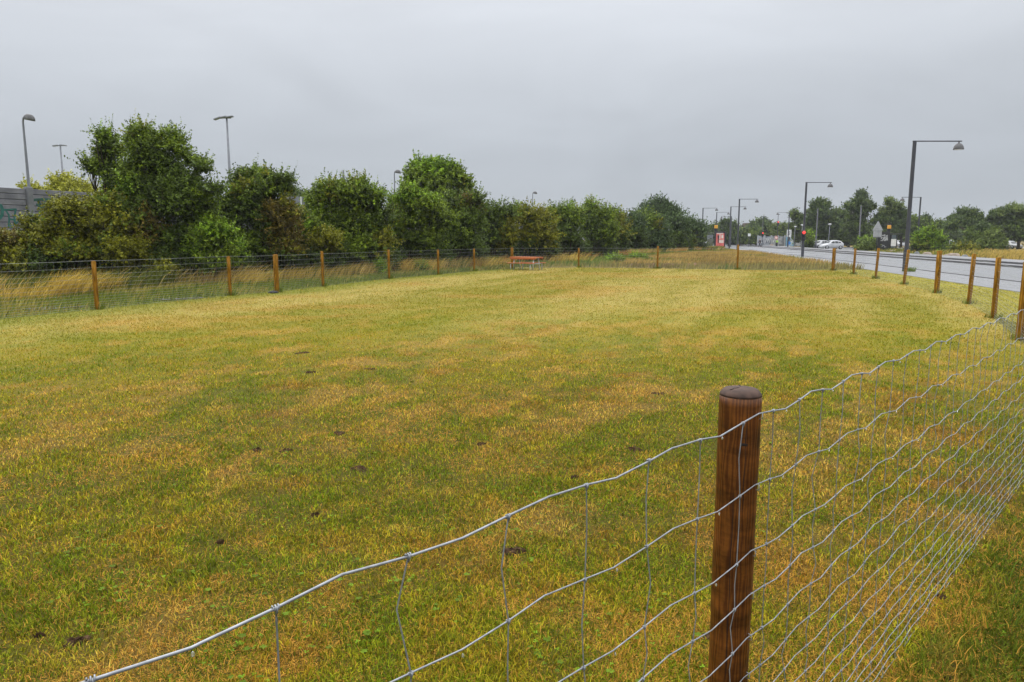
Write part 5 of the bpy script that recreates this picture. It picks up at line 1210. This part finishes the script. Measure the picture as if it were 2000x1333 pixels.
# ------------------------------------------------------------------ people
def skin_obj(name, verts, edges, radii, m, parent, sub=1):
    me = bpy.data.meshes.new(name); me.from_pydata(verts, edges, []); me.update()
    tmp = bpy.data.objects.new('tmp', me); col.objects.link(tmp)
    tmp.modifiers.new('s', 'SKIN'); ms = tmp.modifiers.new('u', 'SUBSURF'); ms.levels = sub; ms.render_levels = sub
    for i, r_ in enumerate(radii): me.skin_vertices[0].data[i].radius = r_ if hasattr(r_, '__len__') else (r_, r_)
    me.skin_vertices[0].data[0].use_root = True
    dg = bpy.context.evaluated_depsgraph_get(); dg.update(); ev = tmp.evaluated_get(dg); out_ = bpy.data.meshes.new_from_object(ev)
    bpy.data.objects.remove(tmp); out_.name = name; out_.materials.clear(); out_.polygons.foreach_set('use_smooth', [True]*len(out_.polygons))
    return link(name, out_, m, parent)
def person(loc, rz, label, H_, top_m, leg_m, stride=.0, arm=.1):
    root = empty('person', loc, rz, label, 'person'); root.scale = (H_/1.75,)*3
    s_ = stride
    V = [(0, 0, .93), (0, 0, 1.12), (0, 0, 1.34), (0, 0, 1.46), (0, -.01, 1.55), (0, -.015, 1.64), (0, -.005, 1.72),
         (.10, 0, .88), (.11, -s_*.5, .48), (.11, -s_, .07), (.12, -s_-.14, .03), (-.10, 0, .88), (-.11, s_*.35, .48), (-.11, s_, .09), (-.12, s_-.13, .03),
         (.19, 0, 1.39), (.25, arm*.5, 1.12), (.25, -arm*.6, .90), (.25, -arm, .80), (-.19, 0, 1.39), (-.25, -arm*.6, 1.12), (-.25, -arm*1.8, .92), (-.25, -arm*2.2, .83)]
    E = [(0, 1), (1, 2), (2, 3), (3, 4), (4, 5), (5, 6), (0, 7), (7, 8), (8, 9), (9, 10), (0, 11), (11, 12), (12, 13), (13, 14), (2, 15), (15, 16), (16, 17), (17, 18), (2, 19), (19, 20), (20, 21), (21, 22)]
    rd = [(.15, .11), (.13, .10), (.15, .11), (.06, .06), (.06, .065), (.085, .10), (.06, .07), .085, .06, .042, .035, .085, .06, .042, .035, .055, .042, .032, .035, .055, .042, .032, .035]
    skin_obj('body', V, E, rd, M_SKIN, root)
    tv = [V[i] for i in (0, 1, 2, 15, 16, 17, 19, 20, 21)]; skin_obj('jacket', tv, [(0, 1), (1, 2), (2, 3), (3, 4), (4, 5), (2, 6), (6, 7), (7, 8)], [(.17, .13), (.155, .125), (.175, .135), .072, .06, .05, .072, .06, .05], top_m, root)
    tv = [(0, 0, .95)]+[V[i] for i in (7, 8, 9, 11, 12, 13)]; skin_obj('trousers', tv, [(0, 1), (1, 2), (2, 3), (0, 4), (4, 5), (5, 6)], [(.16, .125), .105, .078, .062, .105, .078, .062], leg_m, root)
    skin_obj('hair', [(0, .02, 1.62), (0, .01, 1.70), (0, -.01, 1.745)], [(0, 1), (1, 2)], [(.085, .085), (.10, .105), (.06, .07)], M_HAIR, root)
    return root
person(at(1484.5, 147), R(-80), 'person in dark clothes striding across the junction', 1.78, M_CLOTHD, M_CLOTHD, .32, .18)
person(at(1517.5, 150), R(10), 'person in a bright green safety vest standing behind the round sign', 1.72, M_CLOTHY, M_CLOTHD, .05)
person(at(1749.5, 108), R(20), 'person in a pale top and black trousers waiting at the dark shelter', 1.68, M_CLOTHW, M_CLOTHD, .04, .06)
# litter
c = U(548, 533, .25); b = MB(); b.lathe([(.03, 0), (.035, .1), (.02, .2)], n=8); o = b.build('litter', M_WHITE); o.location = (c.x, c.y+3.5, .35); o.rotation_euler = (.5, .9, 0)
tag(o, 'scrap of white litter caught in the dry grass right of the thick left post', 'litter')

# ------------------------------------------------------------------ mist
b = MB(); b.box((0, 170, 9.5), (620, 560, 23)); hz = b.build('haze', None); tag(hz, 'thin rain mist in the air', 'haze', kind='stuff')
m = bpy.data.materials.new('mist'); m.use_nodes = True; n_ = m.node_tree; n_.nodes.clear(); o_ = n_.nodes.new('ShaderNodeOutputMaterial'); v_ = n_.nodes.new('ShaderNodeVolumePrincipled')
v_.inputs['Color'].default_value = (.86, .90, .95, 1); v_.inputs['Density'].default_value = .00032; n_.links.new(v_.outputs[0], o_.inputs['Volume']); hz.data.materials.append(m)
